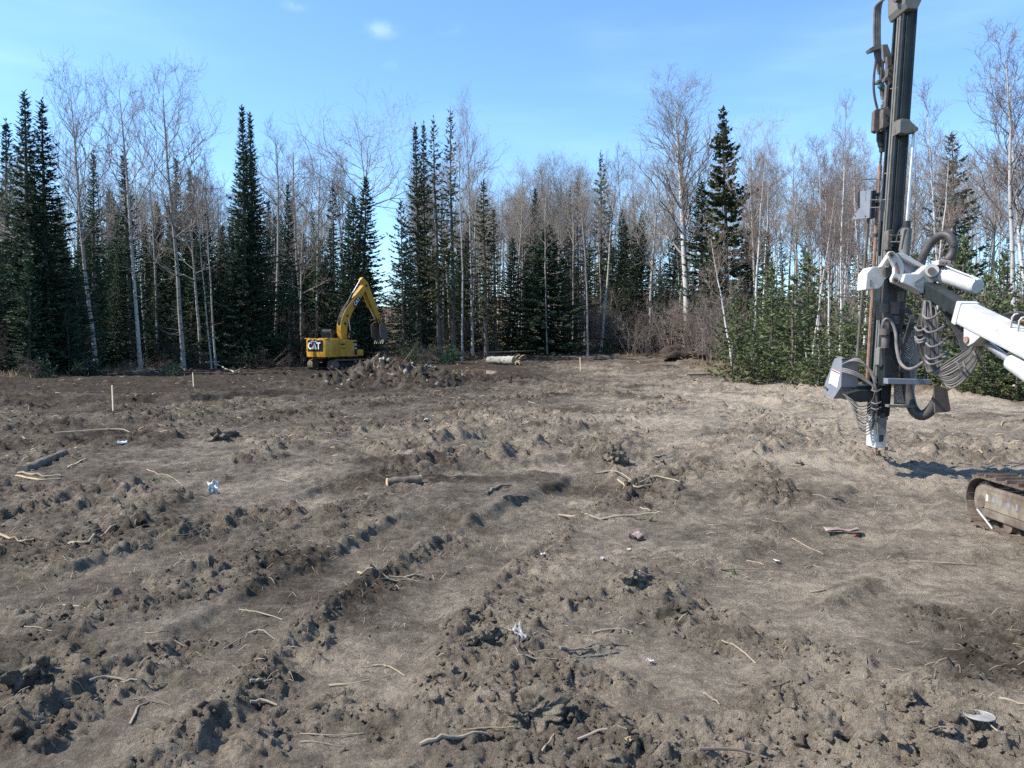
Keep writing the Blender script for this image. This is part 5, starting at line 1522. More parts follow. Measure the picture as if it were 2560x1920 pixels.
# black panel across the rear: follows the curved counterweight
pan = XB_()
ys = np.linspace(-0.74, 0.74, 9)
for a, b in zip(ys[:-1], ys[1:]):
    pan.hexa([(rear_x(a) - .010, a, 1.30), (rear_x(b) - .010, b, 1.30), (rear_x(b) - .010, b, 2.06), (rear_x(a) - .010, a, 2.06), (rear_x(a) + .02, a, 1.30), (rear_x(b) + .02, b, 1.30), (rear_x(b) + .02, b, 2.06), (rear_x(a) + .02, a, 2.06)])
pan = pan.part('rear_panel', 'black_paint', cw)
RX = math.pi / 2
letter('rear_lettering', 'CAT', 0.60, (-2.205, 0.0, 1.66), (RX, 0, -RX), 'decal_white', pan, (1.02, 1.05, 1))
XB_().prism([(-2.213, -0.17, 1.45), (-2.213, 0.17, 1.45), (-2.213, 0.0, 1.60)], (0.004, 0, 0)).part('triangle_mark', 'decal_yellow', pan)
XB_().box((-2.20, 0.05, 1.97), (0.03, 0.55, 0.06)).part('rear_grip', 'decal_white', pan)
sp_ = XB_().prism([(x, -1.245, z) for x, z in ((0.30, 1.02), (0.54, 1.02), (0.54, 1.98), (0.20, 1.98))], (0, 0.01, 0)).part('side_decal', 'black_paint', house)
XB_().prism([(x, -1.252, z) for x, z in ((0.10, 1.22), (0.30, 1.02), (0.48, 1.02))], (0, 0.006, 0)).part('side_stripe', 'decal_red', house)
letter('side_lettering', 'CAT', 0.20, (0.37, -1.25, 1.74), (RX, 0, 0), 'decal_white', house, (0.8, 1, 1))
letter('side_lettering', '312E', 0.14, (0.37, -1.25, 1.50), (RX, 0, 0), 'decal_white', house, (0.8, 1, 1))
for xa in (-1.10, -0.45):
    XB_().box((xa, -1.242, 1.50), (0.012, 0.008, 1.0)).part('panel_seam', 'black_paint', house)
XB_().box((-0.80, -1.243, 1.78), (0.36, 0.006, 0.10)).part('side_vent', 'black_paint', house)
XB_().box((-0.75, -1.243, 1.52), (0.44, 0.006, 0.05)).part('side_handle', 'black_paint', house)
# cab
cab = xz([(-0.45, 1.0), (1.05, 1.0), (1.20, 1.5), (0.95, 2.72), (-0.40, 2.78), (-0.45, 2.6)], 0.28, 1.22).part('cab', 'black_paint', bevel=0.05)
xz([(-0.40, 1.75), (0.95, 1.75), (0.86, 2.62), (-0.34, 2.66)], 0.272, 0.278).part('cab_window', 'glass', cab)
xz([(-0.30, 1.3), (1.0, 1.3), (1.1, 1.6), (0.86, 2.62), (-0.30, 2.66)], 1.222, 1.228).part('cab_window', 'glass', cab)
XB_().prism([(-0.462, 0.36, 1.8), (-0.462, 1.14, 1.8), (-0.462, 1.14, 2.58), (-0.462, 0.36, 2.58)], (0.006, 0, 0)).part('cab_window', 'glass', cab)
XB_().box((0.3, 0.75, 2.80), (1.2, 0.8, 0.06)).part('cab_roof', 'black_paint', cab, bevel=0.02)
# boom, stick, bucket (all in the plane y = -0.05)
def poly_beam(pts, hs, w, yc=-0.05):
    """bent box section along xz points with given half heights"""
    m = XB_(); P = np.array(pts, dtype=float); T = np.gradient(P, axis=0); T /= np.linalg.norm(T, axis=1, keepdims=True)
    N = np.stack([-T[:, 1], T[:, 0]], 1)
    up = P + N * np.array(hs)[:, None]; lo = P - N * np.array(hs)[:, None]
    V = []
    for a, b in zip(up, lo):
        V += [(a[0], yc - w / 2, a[1]), (a[0], yc + w / 2, a[1]), (b[0], yc + w / 2, b[1]), (b[0], yc - w / 2, b[1])]
    F = []
    for k in range(len(P) - 1):
        o = 4 * k
        for i in range(4): F.append((o + i, o + (i + 1) % 4, o + 4 + (i + 1) % 4, o + 4 + i))
    F += [(0, 1, 2, 3), tuple(4 * (len(P) - 1) + i for i in (3, 2, 1, 0))]
    return m.add(V, F)
bm_ = smooth_path([(0.45, 1.45), (0.30, 2.35), (0.38, 3.25), (0.80, 4.05), (1.65, 5.00), (2.55, 6.00)], 16)
bh = np.interp(np.linspace(0, 1, 16), [0, .35, .5, 1], [0.20, 0.33, 0.34, 0.17])
exboom = poly_beam(bm_, bh, 0.40).part('boom', 'yellow', bevel=0.02)
pb = [(1.25, 4.86), (1.62, 5.28), (1.98, 5.18), (1.62, 4.70)]
pb = [(1.38, 4.55), (1.62, 4.86), (1.98, 5.22), (1.74, 4.84)]
XB_().prism([(x, -0.258, z) for x, z in ((1.24, 4.30), (1.62, 4.62), (1.94, 5.06), (1.60, 5.12), (1.20, 4.64))], (0, 0.006, 0)).part('boom_decal', 'black_paint', exboom)
XB_().prism([(x, -0.262, z) for x, z in ((1.22, 4.27), (1.62, 4.60), (1.55, 4.52), (1.30, 4.22))], (0, 0.006, 0)).part('boom_stripe', 'decal_red', exboom)
letter('boom_lettering', 'CAT', 0.34, (1.55, -0.264, 4.76), (RX, -math.radians(48), 0), 'decal_white', exboom)
for (x, z) in ((0.40, 3.2), (0.62, 3.75), (2.50, 5.93)):
    XB_().tube(seg((x, -0.29, z), (x, 0.19, z)), 0.09, 12).part('pivot_pin', 'black_paint', exboom, smooth=True)
for yy in (-0.42, 0.32):
    XB_().tube(seg((0.95, yy, 1.45), (0.72, yy, 2.75)), 0.075, 10).part('boom_cylinder', 'black_paint', smooth=True)
    XB_().tube(seg((0.72, yy, 2.70), (0.58, yy, 3.55)), 0.04, 8).part('boom_piston', 'chrome', smooth=True)
XB_().tube(seg((0.42, -0.05, 3.95), (1.35, -0.05, 5.35)), 0.085, 12).part('stick_cylinder', 'black_paint', smooth=True)
XB_().tube(seg((1.30, -0.05, 5.28), (2.20, -0.05, 6.42)), 0.045, 10).part('stick_piston', 'chrome', smooth=True)
for k in range(4):
    XB_().tube(smooth_path([(0.12, -0.15 + .06 * k, 2.5), (0.02, -0.15 + .06 * k, 3.4), (0.45, -0.15 + .06 * k, 4.25), (1.2, -0.15 + .06 * k, 5.0)], 12), 0.022, 6).part('boom_hose', 'hose', smooth=True)
stick = poly_beam([(2.15, 6.42), (2.50, 6.05), (3.35, 4.55), (4.00, 3.30)], [0.14, 0.27, 0.22, 0.12], 0.28).part('stick', 'yellow', bevel=0.02)
XB_().tube(seg((2.45, 0.10, 5.62), (3.10, 0.10, 4.40)), 0.07, 10).part('bucket_cylinder', 'yellow', smooth=True)
XB_().tube(seg((3.05, 0.10, 4.50), (3.55, -0.05, 3.55)), 0.04, 8).part('bucket_piston', 'chrome', smooth=True)
xz([(3.50, 3.62), (3.58, 3.66), (3.92, 3.02), (3.84, 2.98)], -0.17, -0.10).part('bucket_link', 'black_paint')
xz([(3.70, 3.62), (3.80, 3.64), (4.08, 3.30), (4.00, 3.25)], -0.20, 0.12).part('bucket_link', 'black_paint')
mir = lambda L: [(8.02 - x, z) for x, z in L]
prof = mir([(4.10, 3.38), (3.80, 3.10), (3.62, 2.70), (3.66, 2.25), (3.90, 1.98)])
P2 = mir([(4.16, 3.36), (3.87, 3.06), (3.70, 2.70), (3.74, 2.30), (3.95, 2.04)])
bk = XB_()
for i in range(4):
    a, b, c, d = prof[i], prof[i + 1], P2[i + 1], P2[i]
    bk.hexa([(a[0], -.48, a[1]), (b[0], -.48, b[1]), (c[0], -.48, c[1]), (d[0], -.48, d[1]), (a[0], .38, a[1]), (b[0], .38, b[1]), (c[0], .38, c[1]), (d[0], .38, d[1])])
bk = bk.part('bucket', 'track_steel')
for yy in (-0.48, 0.36):
    XB_().prism([(x, yy, z) for x, z in P2 + mir([(4.36, 2.30), (4.44, 3.10)])], (0, 0.03, 0)).part('bucket_side', 'rig_dusty', bk)
for k in range(5):
    XB_().prism([(4.14, -.44 + .2 * k, 2.02), (4.05, -.44 + .2 * k, 2.05), (3.97, -.42 + .2 * k, 1.80)], (0, 0.09, 0)).part('bucket_tooth', 'rig_grey', bk)
xz([(1.95, 0.12), (2.05, 0.12), (2.12, 0.42), (2.02, 0.72), (1.93, 0.66), (2.0, 0.42)], -1.2, 1.2).part('dozer_blade', 'rig_grey', bevel=0.01)
for sy in (-0.5, 0.5):
    xz([(0.6, 0.35), (1.98, 0.30), (1.98, 0.44), (0.6, 0.52)], sy - .07, sy + .07).part('blade_arm', 'black_paint')

# ------------------------------------------------------------------ mud heap
M['stone'] = material('pale_stone', (0.36, 0.33, 0.29), (0.20, 0.17, 0.14), rough=0.9, scale=7, lo=0.4, hi=0.75, bump=0.01, rand=0.3)
M['wood'] = material('split_wood', (0.46, 0.36, 0.22), (0.32, 0.23, 0.13), rough=0.85, scale=6, stretch=(1, 1, 1), rand=0.25)
M['stick'] = material('grey_stick', (0.27, 0.225, 0.175), (0.16, 0.125, 0.095), rough=0.9, scale=9, rand=0.4)
M['stick_pale'] = material('pale_stick', (0.31, 0.255, 0.18), (0.22, 0.18, 0.125), rough=0.9, scale=9, rand=0.3)
M['mud_wood'] = material('muddy_bark', (0.17, 0.14, 0.11), (0.085, 0.066, 0.05), rough=0.95, scale=7, bump=0.012, bump_scale=18)
M['lath'] = material('lath_wood', (0.58, 0.48, 0.33), (0.46, 0.37, 0.25), rough=0.8, scale=5, stretch=(1, 1, 0.2))
M['plastic'] = material('white_plastic', (0.62, 0.63, 0.64), (0.42, 0.41, 0.40), rough=0.5, scale=12)
M['bag'] = material('dirty_plastic', (0.33, 0.31, 0.29), (0.20, 0.18, 0.16), rough=0.55, scale=18)
M['pink'] = material('pinkish_wrapper', (0.33, 0.24, 0.22), (0.22, 0.17, 0.15), rough=0.6, scale=14)
M['red'] = material('red_scrap', (0.42, 0.05, 0.045), (0.32, 0.04, 0.035), rough=0.6)
M['snow'] = material('snow', (0.78, 0.80, 0.84), (0.60, 0.60, 0.60), rough=0.7, scale=5)
M['dark_soil'] = material('peat', (0.030, 0.022, 0.017), (0.055, 0.040, 0.030), rough=0.95, scale=4, bump=0.03, bump_scale=12)
M['grass_dry'] = material('dry_grass', (0.30, 0.225, 0.125), (0.20, 0.15, 0.085), rough=0.9, scale=2)
M['grass_green'] = material('green_grass', (0.085, 0.12, 0.045), (0.15, 0.15, 0.07), rough=0.85, scale=2)

def noise3(V, seed, f, octs=3):
    r = np.random.default_rng(seed); out = np.zeros(len(V)); a = 1.0
    for o in range(octs):
        for k in range(5):
            d = r.normal(size=3) * f * 1.2; out += a * np.sin(V @ d + r.uniform(0, 6.28)) / 5
        f *= 2.1; a *= 0.55
    return out

HC = on_ground(965, 952)[:2]
HC = np.array([-5.0, 31.0])
LOBES = [(-5.0, 31.0, 2.2, 2.5, 0.95), (-6.6, 29.6, 1.3, 1.4, 0.42), (-3.2, 30.2, 1.6, 1.9, 0.55), (-1.7, 31.5, 1.9, 1.2, 0.20), (0.6, 32.0, 1.8, 1.0, 0.10), (-4.2, 33.0, 1.5, 1.6, 0.75)]
def heap_h(x, y):
    h = np.zeros_like(x)
    for cx, cy, ax, ay, hh in LOBES:
        q = np.hypot((x - cx) / ax, (y - cy) / ay)
        h = np.maximum(h, hh * np.clip(1 - q, 0, 1) ** 0.8) + 0.0
    f1, c1 = worley(x * 2.3 + 0.2 * pnoise(x * 5, y * 5, 81), y * 2.3, 82); f2, c2 = worley(x * 5.3, y * 5.3 + 0.3 * pnoise(x * 9, y * 9, 83), 84)
    k = sstep(0.0, 0.25, h)
    h = h + k * (0.24 * sstep(0, .8, 1 - f1 / .7) * c1 + 0.13 * sstep(0, .8, 1 - f2 / .7) * c2 + 0.10 * pnoise(x * 2.5, y * 2.5, 85) + 0.07 * pnoise(x * 8, y * 8, 86) + 0.035 * pnoise(x * 17, y * 17, 87))
    return h
NX, NY = 210, 130
xs = np.linspace(-8.4, 2.6, NX); ys = np.linspace(27.2, 35.6, NY)
X, Y = np.meshgrid(xs, ys); x = X.ravel(); y = Y.ravel()
hh = heap_h(x, y); gz_ = height(x, y)
z = np.where(hh > 0.012, gz_ + hh, gz_ - 0.25)
idn = np.arange(NX * NY).reshape(NY, NX)
Q = np.stack([idn[:-1, :-1], idn[:-1, 1:], idn[1:, 1:], idn[1:, :-1]], -1).reshape(-1, 4)
Q = Q[(hh[Q] > 0.012).any(axis=1)]
used, inv = np.unique(Q, return_inverse=True); Q = inv.reshape(-1, 4)
heap = empty('mud_heap', (HC[0], HC[1], 0), label='heap of dark churned mud and pale stones dumped before the excavator', cat='mud heap')
me = new_mesh('heap_soil', np.stack([x[used] - HC[0], y[used] - HC[1], z[used]], 1), Q, smooth=True)
soil_attrs(me, x[used], y[used], np.clip(0.12 + 0.22 * pnoise(x[used] * 1.6, y[used] * 1.6, 88) + 0.1 * sstep(.3, 1.0, hh[used]), 0.05, 0.7))
link('heap_soil', me, M['soil'], heap)
LUMPS = []
for k in range(8):
    m_ = new_mesh('lump', lumpy(ICO2[0], 200 + k, 0.75) * np.array([1, 1, 0.75]), ICO2[1], smooth=False); LUMPS.append(m_)
LUMPS_DARK = [m_.copy() for m_ in LUMPS]
for m_ in LUMPS: m_.materials.append(M['stone'])
for m_ in LUMPS_DARK: m_.materials.append(M['soil'])
hr = np.random.default_rng(77)
def put_lump(name, x, y, s, dark, parent=None, **kw):
    o = link(name, (LUMPS_DARK if dark else LUMPS)[hr.integers(0, 8)], parent=parent, **kw)
    z = hz(x, y) + float(heap_h(np.array([x]), np.array([y]))[0])
    off = (HC[0], HC[1], 0) if parent is heap else (0, 0, 0)
    o.location = (x - off[0], y - off[1], z + s * 0.15)
    o.rotation_euler = tuple(hr.uniform(0, 6.28, 3)); o.scale = (s * hr.uniform(.8, 1.4), s * hr.uniform(.7, 1.1), s * hr.uniform(.6, 1.0))
    return o
n = 0
while n < 130:
    x_ = hr.uniform(-7.9, 0.8); y_ = hr.uniform(27.8, 34)
    h_ = float(heap_h(np.array([x_]), np.array([y_]))[0])
    if h_ < 0.06 or (x_ > -3 and hr.random() < 0.5): continue
    put_lump('stone' if n % 5 < 2 else 'mud_lump', x_, y_, hr.uniform(0.035, 0.085) if n % 5 < 2 else hr.uniform(0.04, 0.10), n % 5 >= 2, heap); n += 1
for k in range(26):                 # roots and sticks sticking out of the heap
    x_ = hr.uniform(-7.2, -2.2); y_ = hr.uniform(28.6, 33.0)
    z_ = hz(x_, y_) + float(heap_h(np.array([x_]), np.array([y_]))[0])
    d = unit(np.array([hr.normal(0, 1), hr.normal(0, .6), abs(hr.normal(.3, .3))])); L = hr.uniform(.3, 1.1)
    p = np.array([x_ - HC[0], y_ - HC[1], z_ - .05])
    MB().tube(smooth_path([p, p + d * L * .5 + hr.normal(0, .05, 3), p + d * L + hr.normal(0, .1, 3)], 6), np.linspace(.022, .006, 6), 5).build('root', M['stick_pale' if k % 3 == 0 else 'stick'], heap, smooth=True)

# ------------------------------------------------------------------ survey laths
for px_, top, bot, lab in ((283, 963, 1027, 'pale survey lath driven into the churned mud by the smooth strip'), (484, 932, 968, 'pale survey lath standing before the brush heap'), (1451, 893, 927, 'pale survey lath standing before the felled spruce tops')):
    g = on_ground(px_, bot)
    h_ = (bot - top) / FPX * g[1]
    o = empty('survey_lath', g, rz=0.4, label=lab, cat='stake', group='survey laths in the clearing')
    w = 0.026
    MB().prism([(-w, -.009, -.12), (w, -.009, -.12), (w, -.009, h_ - .01), (w * .3, -.009, h_), (-w, -.009, h_ - .02)], (0, .018, 0)).build('lath', M['lath'], o)
    o.rotation_euler = (0.02, -0.03 if px_ > 300 else 0.01, -0.65)

# ------------------------------------------------------------------ logs and fallen trunks
def log(name, a, b, r0, r1, mat, label, cat='log', group=None, n=8, wob=0.03, ends=True):
    a = np.array(a, dtype=float); b = np.array(b, dtype=float)
    t = np.linspace(0, 1, n)[:, None]
    P = a + (b - a) * t; P[1:-1] += hr.normal(0, wob, (n - 2, 3)) * np.array([1, 1, .5])
    org = a.copy()
    if not ends:
        return MB().tube(P - org, np.linspace(r0, r1, n), 6).build(name, M[mat], None, smooth=True, label=label, cat=cat, group=group), P
    o = empty(name, org, label=label, cat=cat, group=group)
    P = smooth_path(P, 18)
    V, F = tubes([(P - org, np.linspace(r0, r1, 18))], 12)
    V = V + (noise3(V / max(r0, .05), int(abs(a[0] * 97)) % 999, 1.6, 3) * r0 * .16)[:, None] * unit(V - np.repeat(P - org, 12, axis=0))
    link('bark', new_mesh('bark', V, F, smooth=True), M[mat], o)
    d = (b - a) / np.linalg.norm(b - a)
    for q, r, s in ((P[0], r0, -1), (P[-1], r1, 1)):
        MB().tube([q - org - d * s * .01, q - org + d * s * .004], r * .985, 10).build('cut_end', M['wood'], o)
    return o, P
def gp(px_, py_, lift=0.0):
    return on_ground(px_, py_, lift)
a, b = gp(1222, 910, .26), gp(1288, 913, .30)
big, P = log('birch_log', a, b, .25, .31, 'aspen', 'thick birch log with splintered torn end lying by the olive spruces', 'log', wob=.01)
for k in range(18):
    d = unit(b - a + hr.normal(0, .45, 3) * np.linalg.norm(b - a)); L = hr.uniform(.2, .65); q = b - a + hr.normal(0, .15, 3)
    MB().tube([q, q + d * L * .5, q + d * L + hr.normal(0, .08, 3)], [.06, .045, .012], 5).build('splinter', M['wood' if k % 3 else 'dark_soil'], big)
log('fallen_trunk', gp(1188, 868, .75), gp(1352, 884, .15), .07, .09, 'aspen', 'pale fallen aspen sloping down from the leaf covered bank', 'fallen tree')
log('fallen_trunk', gp(1222, 888, .2), gp(1338, 884, .25), .07, .06, 'wood', 'barkless tan pole lying level by the big birch log', 'fallen tree')
log('fallen_trunk', gp(1420, 880, .3), gp(1515, 877, .25), .08, .06, 'aspen', 'grey pole lying among the felled spruce tops', 'fallen tree')
log('fallen_trunk', gp(1500, 874, .3), gp(1600, 872, .4), .05, .04, 'aspen', 'thin grey pole lying at the foot of the reddish shrubs', 'fallen tree')
log('fallen_trunk', gp(515, 918, .35), gp(690, 914, .45), .06, .05, 'aspen', 'long pale pole lying level across the brush heap', 'fallen tree')
log('fallen_trunk', gp(535, 918, .30), gp(585, 933, .06), .05, .05, 'aspen', 'short pale pole slanting out of the brush heap', 'fallen tree')
log('fallen_trunk', gp(585, 934, .05), gp(612, 925, .2), .03, .02, 'stick_pale', 'thin bent pole at the foot of the brush heap', 'fallen tree')
log('fallen_trunk', gp(685, 910, .5), gp(745, 900, 1.3), .035, .02, 'stick_pale', 'thin pole rising out of the brush heap beside the excavator', 'fallen tree')
log('fallen_trunk', gp(330, 934, .1), gp(445, 928, .15), .05, .04, 'aspen', 'dim pole lying along the shady forest edge', 'fallen tree')
log('cut_log', gp(968, 1214, .02), gp(1052, 1207, .03), .062, .058, 'mud_wood', 'short muddy log lying alone on the churned mud', 'log', wob=.004)
log('cut_log', gp(55, 1182, .01), gp(162, 1136, .02), .075, .045, 'mud_wood', 'dark split log half buried beside pale splintered wood', 'log', wob=.01)
log('cut_log', gp(1790, 938, .05), gp(1715, 940, .05), .06, .05, 'wood', 'orange brown barkless pole lying by the young spruces', 'log', wob=.01)

# root masses
def root_mass(label, px_, py_, s, seed, cat='root mass'):
    g = gp(px_, py_)
    o = empty('root_mass', g, label=label, cat=cat)
    V = lumpy(ICO3[0], seed, .5) * np.array([1.15, .7, .62]) * s
    V = V * (1 + 0.10 * noise3(ICO3[0], seed, 5)[:, None]); V[:, 2] = np.maximum(V[:, 2], -.25 * s) + .2 * s
    link('soil_lump', new_mesh('soil_lump', V, ICO3[1], smooth=True), M['dark_soil'], o)
    r = np.random.default_rng(seed)
    for k in range(22):
        q = V[r.integers(0, len(V))]; d = unit(q * [1, 1, .6] + r.normal(0, .3 * s, 3)); L = r.uniform(.25, .8) * s
        MB().tube(smooth_path([q * .9, q + d * L * .5, q + d * L + [0, 0, -.1 * s]], 6), np.linspace(.03, .006, 6), 5).build('root', M['stick'], o, smooth=True)
    return o, V
root_mass('black uprooted soil mound at the end of the sunny edge', 1690, 893, .95, 301)
root_mass('low dark soil mound next to the black uprooted one', 1755, 896, .6, 302)
o_, V_ = root_mass('dark upturned root plate in the brush heap', 565, 917, 1.1, 303)
SV = lumpy(ICO2[0], 310, .4) * np.array([.55, .4, .12])
sn = link('snow_patch', new_mesh('snow_patch', SV, ICO2[1], smooth=True), M['snow'], label='last patch of old snow on the root plate of the brush heap', cat='snow')
sn.location = np.array(o_.location) + np.array([-.55, -.15, .80])

# felled spruce tops and brush
def felled(px_, py_, key, s, label, group, name='felled_spruce_top', cat='felled tree', dirz=None, lift=.12):
    tm, cm, H = PROTO[key]
    g = gp(px_, py_, lift)
    o = empty(name, g, label=label, cat=cat, group=group, scale=(s, s, s))
    az = hr.uniform(0, 6.28) if dirz is None else dirz
    q = Matrix.Rotation(az, 4, 'Z') @ Matrix.Rotation(math.radians(hr.uniform(74, 92)), 4, 'Y') @ Matrix.Rotation(hr.uniform(0, 6.28), 4, 'Z')
    o.rotation_euler = q.to_euler()
    link('stem', tm, parent=o); link('boughs', cm, parent=o)
for k in range(20):
    felled(hr.uniform(1290, 1640), hr.uniform(872, 885), ['y_1', 'y_2', 'y_3'][k % 3], hr.uniform(.45, .8), 'felled spruce top in the low green row at the end of the clearing', 'felled spruce tops at the end of the clearing')
for k in range(26):
    felled(hr.uniform(480, 760), hr.uniform(903, 926), ['y_1d', 'y_2d', 'y_3d', 's_3d'][k % 4], hr.uniform(.5, .95), 'felled bough in the brush heap beside the excavator', 'boughs of the brush heap', name='felled_bough', cat='bough', lift=.3)
for k in range(12):
    felled(hr.uniform(1010, 1130), hr.uniform(908, 916), ['s_3d', 'y_3d', 's_1d'][k % 3], hr.uniform(.5, .9), 'felled bough lying behind the mud heap', 'boughs behind the mud heap', name='felled_bough', cat='bough', lift=.35)
for k in range(14):
    felled(hr.uniform(20, 480), hr.uniform(930, 944), ['s_3d', 'y_3d', 's_1d'][k % 3], hr.uniform(.4, .7), 'broken bough on the ground at the edge of the shady forest', 'broken boughs at the shady edge', name='felled_bough', cat='bough')
g = at(1018, 893, 33.0)
o = empty('fir_bough', (g[0], 33.0, g[2] - .15), label='fresh green fir bough stuck in the top of the mud heap', cat='bough', scale=(.34, .34, .30), rot=(0.3, 0.4, 1.0))
link('stem', PROTO['y_3'][0], parent=o); link('boughs', PROTO['y_3'][1], parent=o)

# ------------------------------------------------------------------ sticks lying on the mud
def stick(pts, r, mat, label, group=None, name='stick', n=10, cat='stick', bow=0.0):
    P = np.array([gp(*p) for p in pts])
    P = smooth_path(P, n)
    zz = hfast(P[:, 0], P[:, 1])
    P[:, 2] = np.maximum(zz + r * .6, np.interp(np.linspace(0, 1, n), [0, 1], [zz[0], zz[-1]]) + r * .6) + bow * np.sin(np.linspace(0, math.pi, n))
    P[1:-1] += hr.normal(0, r * .35, (n - 2, 3))
    org = P[0].copy()
    return MB().tube(P - org, np.linspace(r, r * .55, n) * hr.uniform(.85, 1.15, n), 7).build(name, M[mat], None, smooth=True, label=label, cat=cat, group=group) , org
def place(so):
    so[0].location = so[1]
HS = [
 ([(135, 1083), (285, 1077), (333, 1086)], .016, 'stick_pale', 'long pale pole lying behind the dark split log'),
 ([(368, 1175), (395, 1188), (430, 1196), (458, 1217)], .010, 'stick_pale', 'bowed pale branch lying by a green tuft'),
 ([(1215, 1238), (1240, 1226), (1278, 1215)], .024, 'stick', 'dark thick stick pointing at the short muddy log'),
 ([(1255, 1248), (1315, 1241)], .020, 'stick', 'dark stick lying just below the thick pointing one'),
 ([(1398, 1290), (1500, 1300), (1590, 1298), (1650, 1284)], .017, 'stick', 'long forked branch lying flat on the smooth mud'),
 ([(895, 1436), (960, 1443), (1058, 1446)], .013, 'stick_pale', 'split curved stick ending at the long track edge'),
 ([(900, 1442), (985, 1453), (1050, 1456)], .010, 'stick_pale', 'thin stick alongside the split curved one'),
 ([(1292, 1662), (1400, 1650), (1545, 1638)], .006, 'stick_pale', 'thin straight straw crossing the clods below the crumpled bag'),
 ([(928, 1668), (970, 1673), (1012, 1692)], .008, 'stick_pale', 'small bowed stick on open mud beside the clods'),
 ([(1050, 1866), (1130, 1858), (1218, 1840)], .013, 'stick_pale', 'thick pale stick lying before the largest clod'),
 ([(625, 1713), (650, 1717), (680, 1705)], .012, 'stick_pale', 'short curved peeled stick on the pressed track'),
 ([(1585, 1451), (1650, 1450)], .012, 'stick_pale', 'short straight pale stick beside the steep mud edge'),
 ([(360, 1610), (395, 1622), (440, 1640)], .016, 'stick', 'muddy branch with a pale cut end'),
 ([(0, 1346), (40, 1352), (85, 1355)], .016, 'wood', 'yellow split stick among the muddy clods'),
 ([(172, 1362), (230, 1348), (290, 1322)], .020, 'stick', 'long dark root lying in the muddy ridges'),
 ([(45, 1186), (100, 1190), (152, 1195)], .024, 'stick_pale', 'pale splintered wood lying under the dark split log'),
 ([(40, 1192), (100, 1203), (150, 1201)], .018, 'wood', 'second pale splinter under the dark split log'),
 ([(168, 1172), (195, 1160), (214, 1150)], .020, 'wood', 'bright split kindling beside the dark split log'),
 ([(1480, 1033), (1560, 1032), (1640, 1031)], .012, 'stick_pale', 'long pale pole lying level on the dry far mud'),
 ([(1650, 1032), (1760, 1033)], .012, 'stick_pale', 'pale pole in line with the long level one'),
 ([(1545, 1205), (1580, 1208), (1630, 1213)], .020, 'stick_pale', 'fan of split pale roots, thickest piece'),
 ([(1490, 1185), (1540, 1196), (1580, 1208)], .012, 'stick_pale', 'thin split root reaching up to the pale fan'),
 ([(1590, 1215), (1640, 1198), (1700, 1210)], .012, 'stick_pale', 'thin root crossing the pale fan'),
 ([(1800, 1425), (1850, 1430), (1920, 1425)], .010, 'stick_pale', 'slim stick lying on the right hand ridge of clods'),
 ([(1805, 1610), (1850, 1635), (1890, 1665)], .007, 'stick_pale', 'slim pale stick sloping off the ridge of clods'),
 ([(1400, 1628), (1440, 1632), (1480, 1630)], .012, 'stick_pale', 'knobbly pale stick just below the crumpled bag'),
 ([(300, 1708), (360, 1706), (418, 1710)], .006, 'stick_pale', 'thin pale reed lying by the big mud mound'),
 ([(325, 1820), (345, 1780), (370, 1760)], .009, 'stick', 'bent grey root arching out of the rut'),
 ([(1355, 1885), (1385, 1845)], .007, 'stick_pale', 'upright splinter leaning before the largest clod'),
 ([(2275, 1405), (2380, 1412), (2440, 1415)], .010, 'stick', 'dark thin root on dry mud near the crawler track'),
 ([(1760, 1735), (1800, 1770)], .009, 'stick', 'short dark root curling over dry crumbs'),
]
for pts, r, m_, lab in HS:
    if 'right hand' in lab: lab = lab.replace('right hand ridge', 'broad ridge')
    place(stick(pts, r * .78, m_, lab))
for k in range(60):
    px_ = hr.uniform(-40, 2600); py_ = 1000 + 900 * hr.random() ** 1.25
    g = gp(px_, py_)
    if litter(np.array([g[0]]), np.array([g[1]]))[0] > .5: continue
    dpx = hr.uniform(18, 85) * (py_ - 850) / 500 + 10; sl = hr.normal(0, .28)
    m = hr.normal(0, 3)
    pale = hr.random() < .62
    place(stick([(px_, py_), (px_ + dpx * .5, py_ + dpx * .5 * sl * .6 + m), (px_ + dpx, py_ + dpx * sl * .6)], (.0035 + .007 * hr.random() ** 2) * (.7 + .3 * g[1] / 6 if g[1] < 12 else 1.4), 'stick_pale' if pale else 'stick',
          'small pale stick lying on the mud' if pale else 'small dark stick lying on the mud', 'pale sticks on the mud' if pale else 'dark sticks on the mud', n=6))

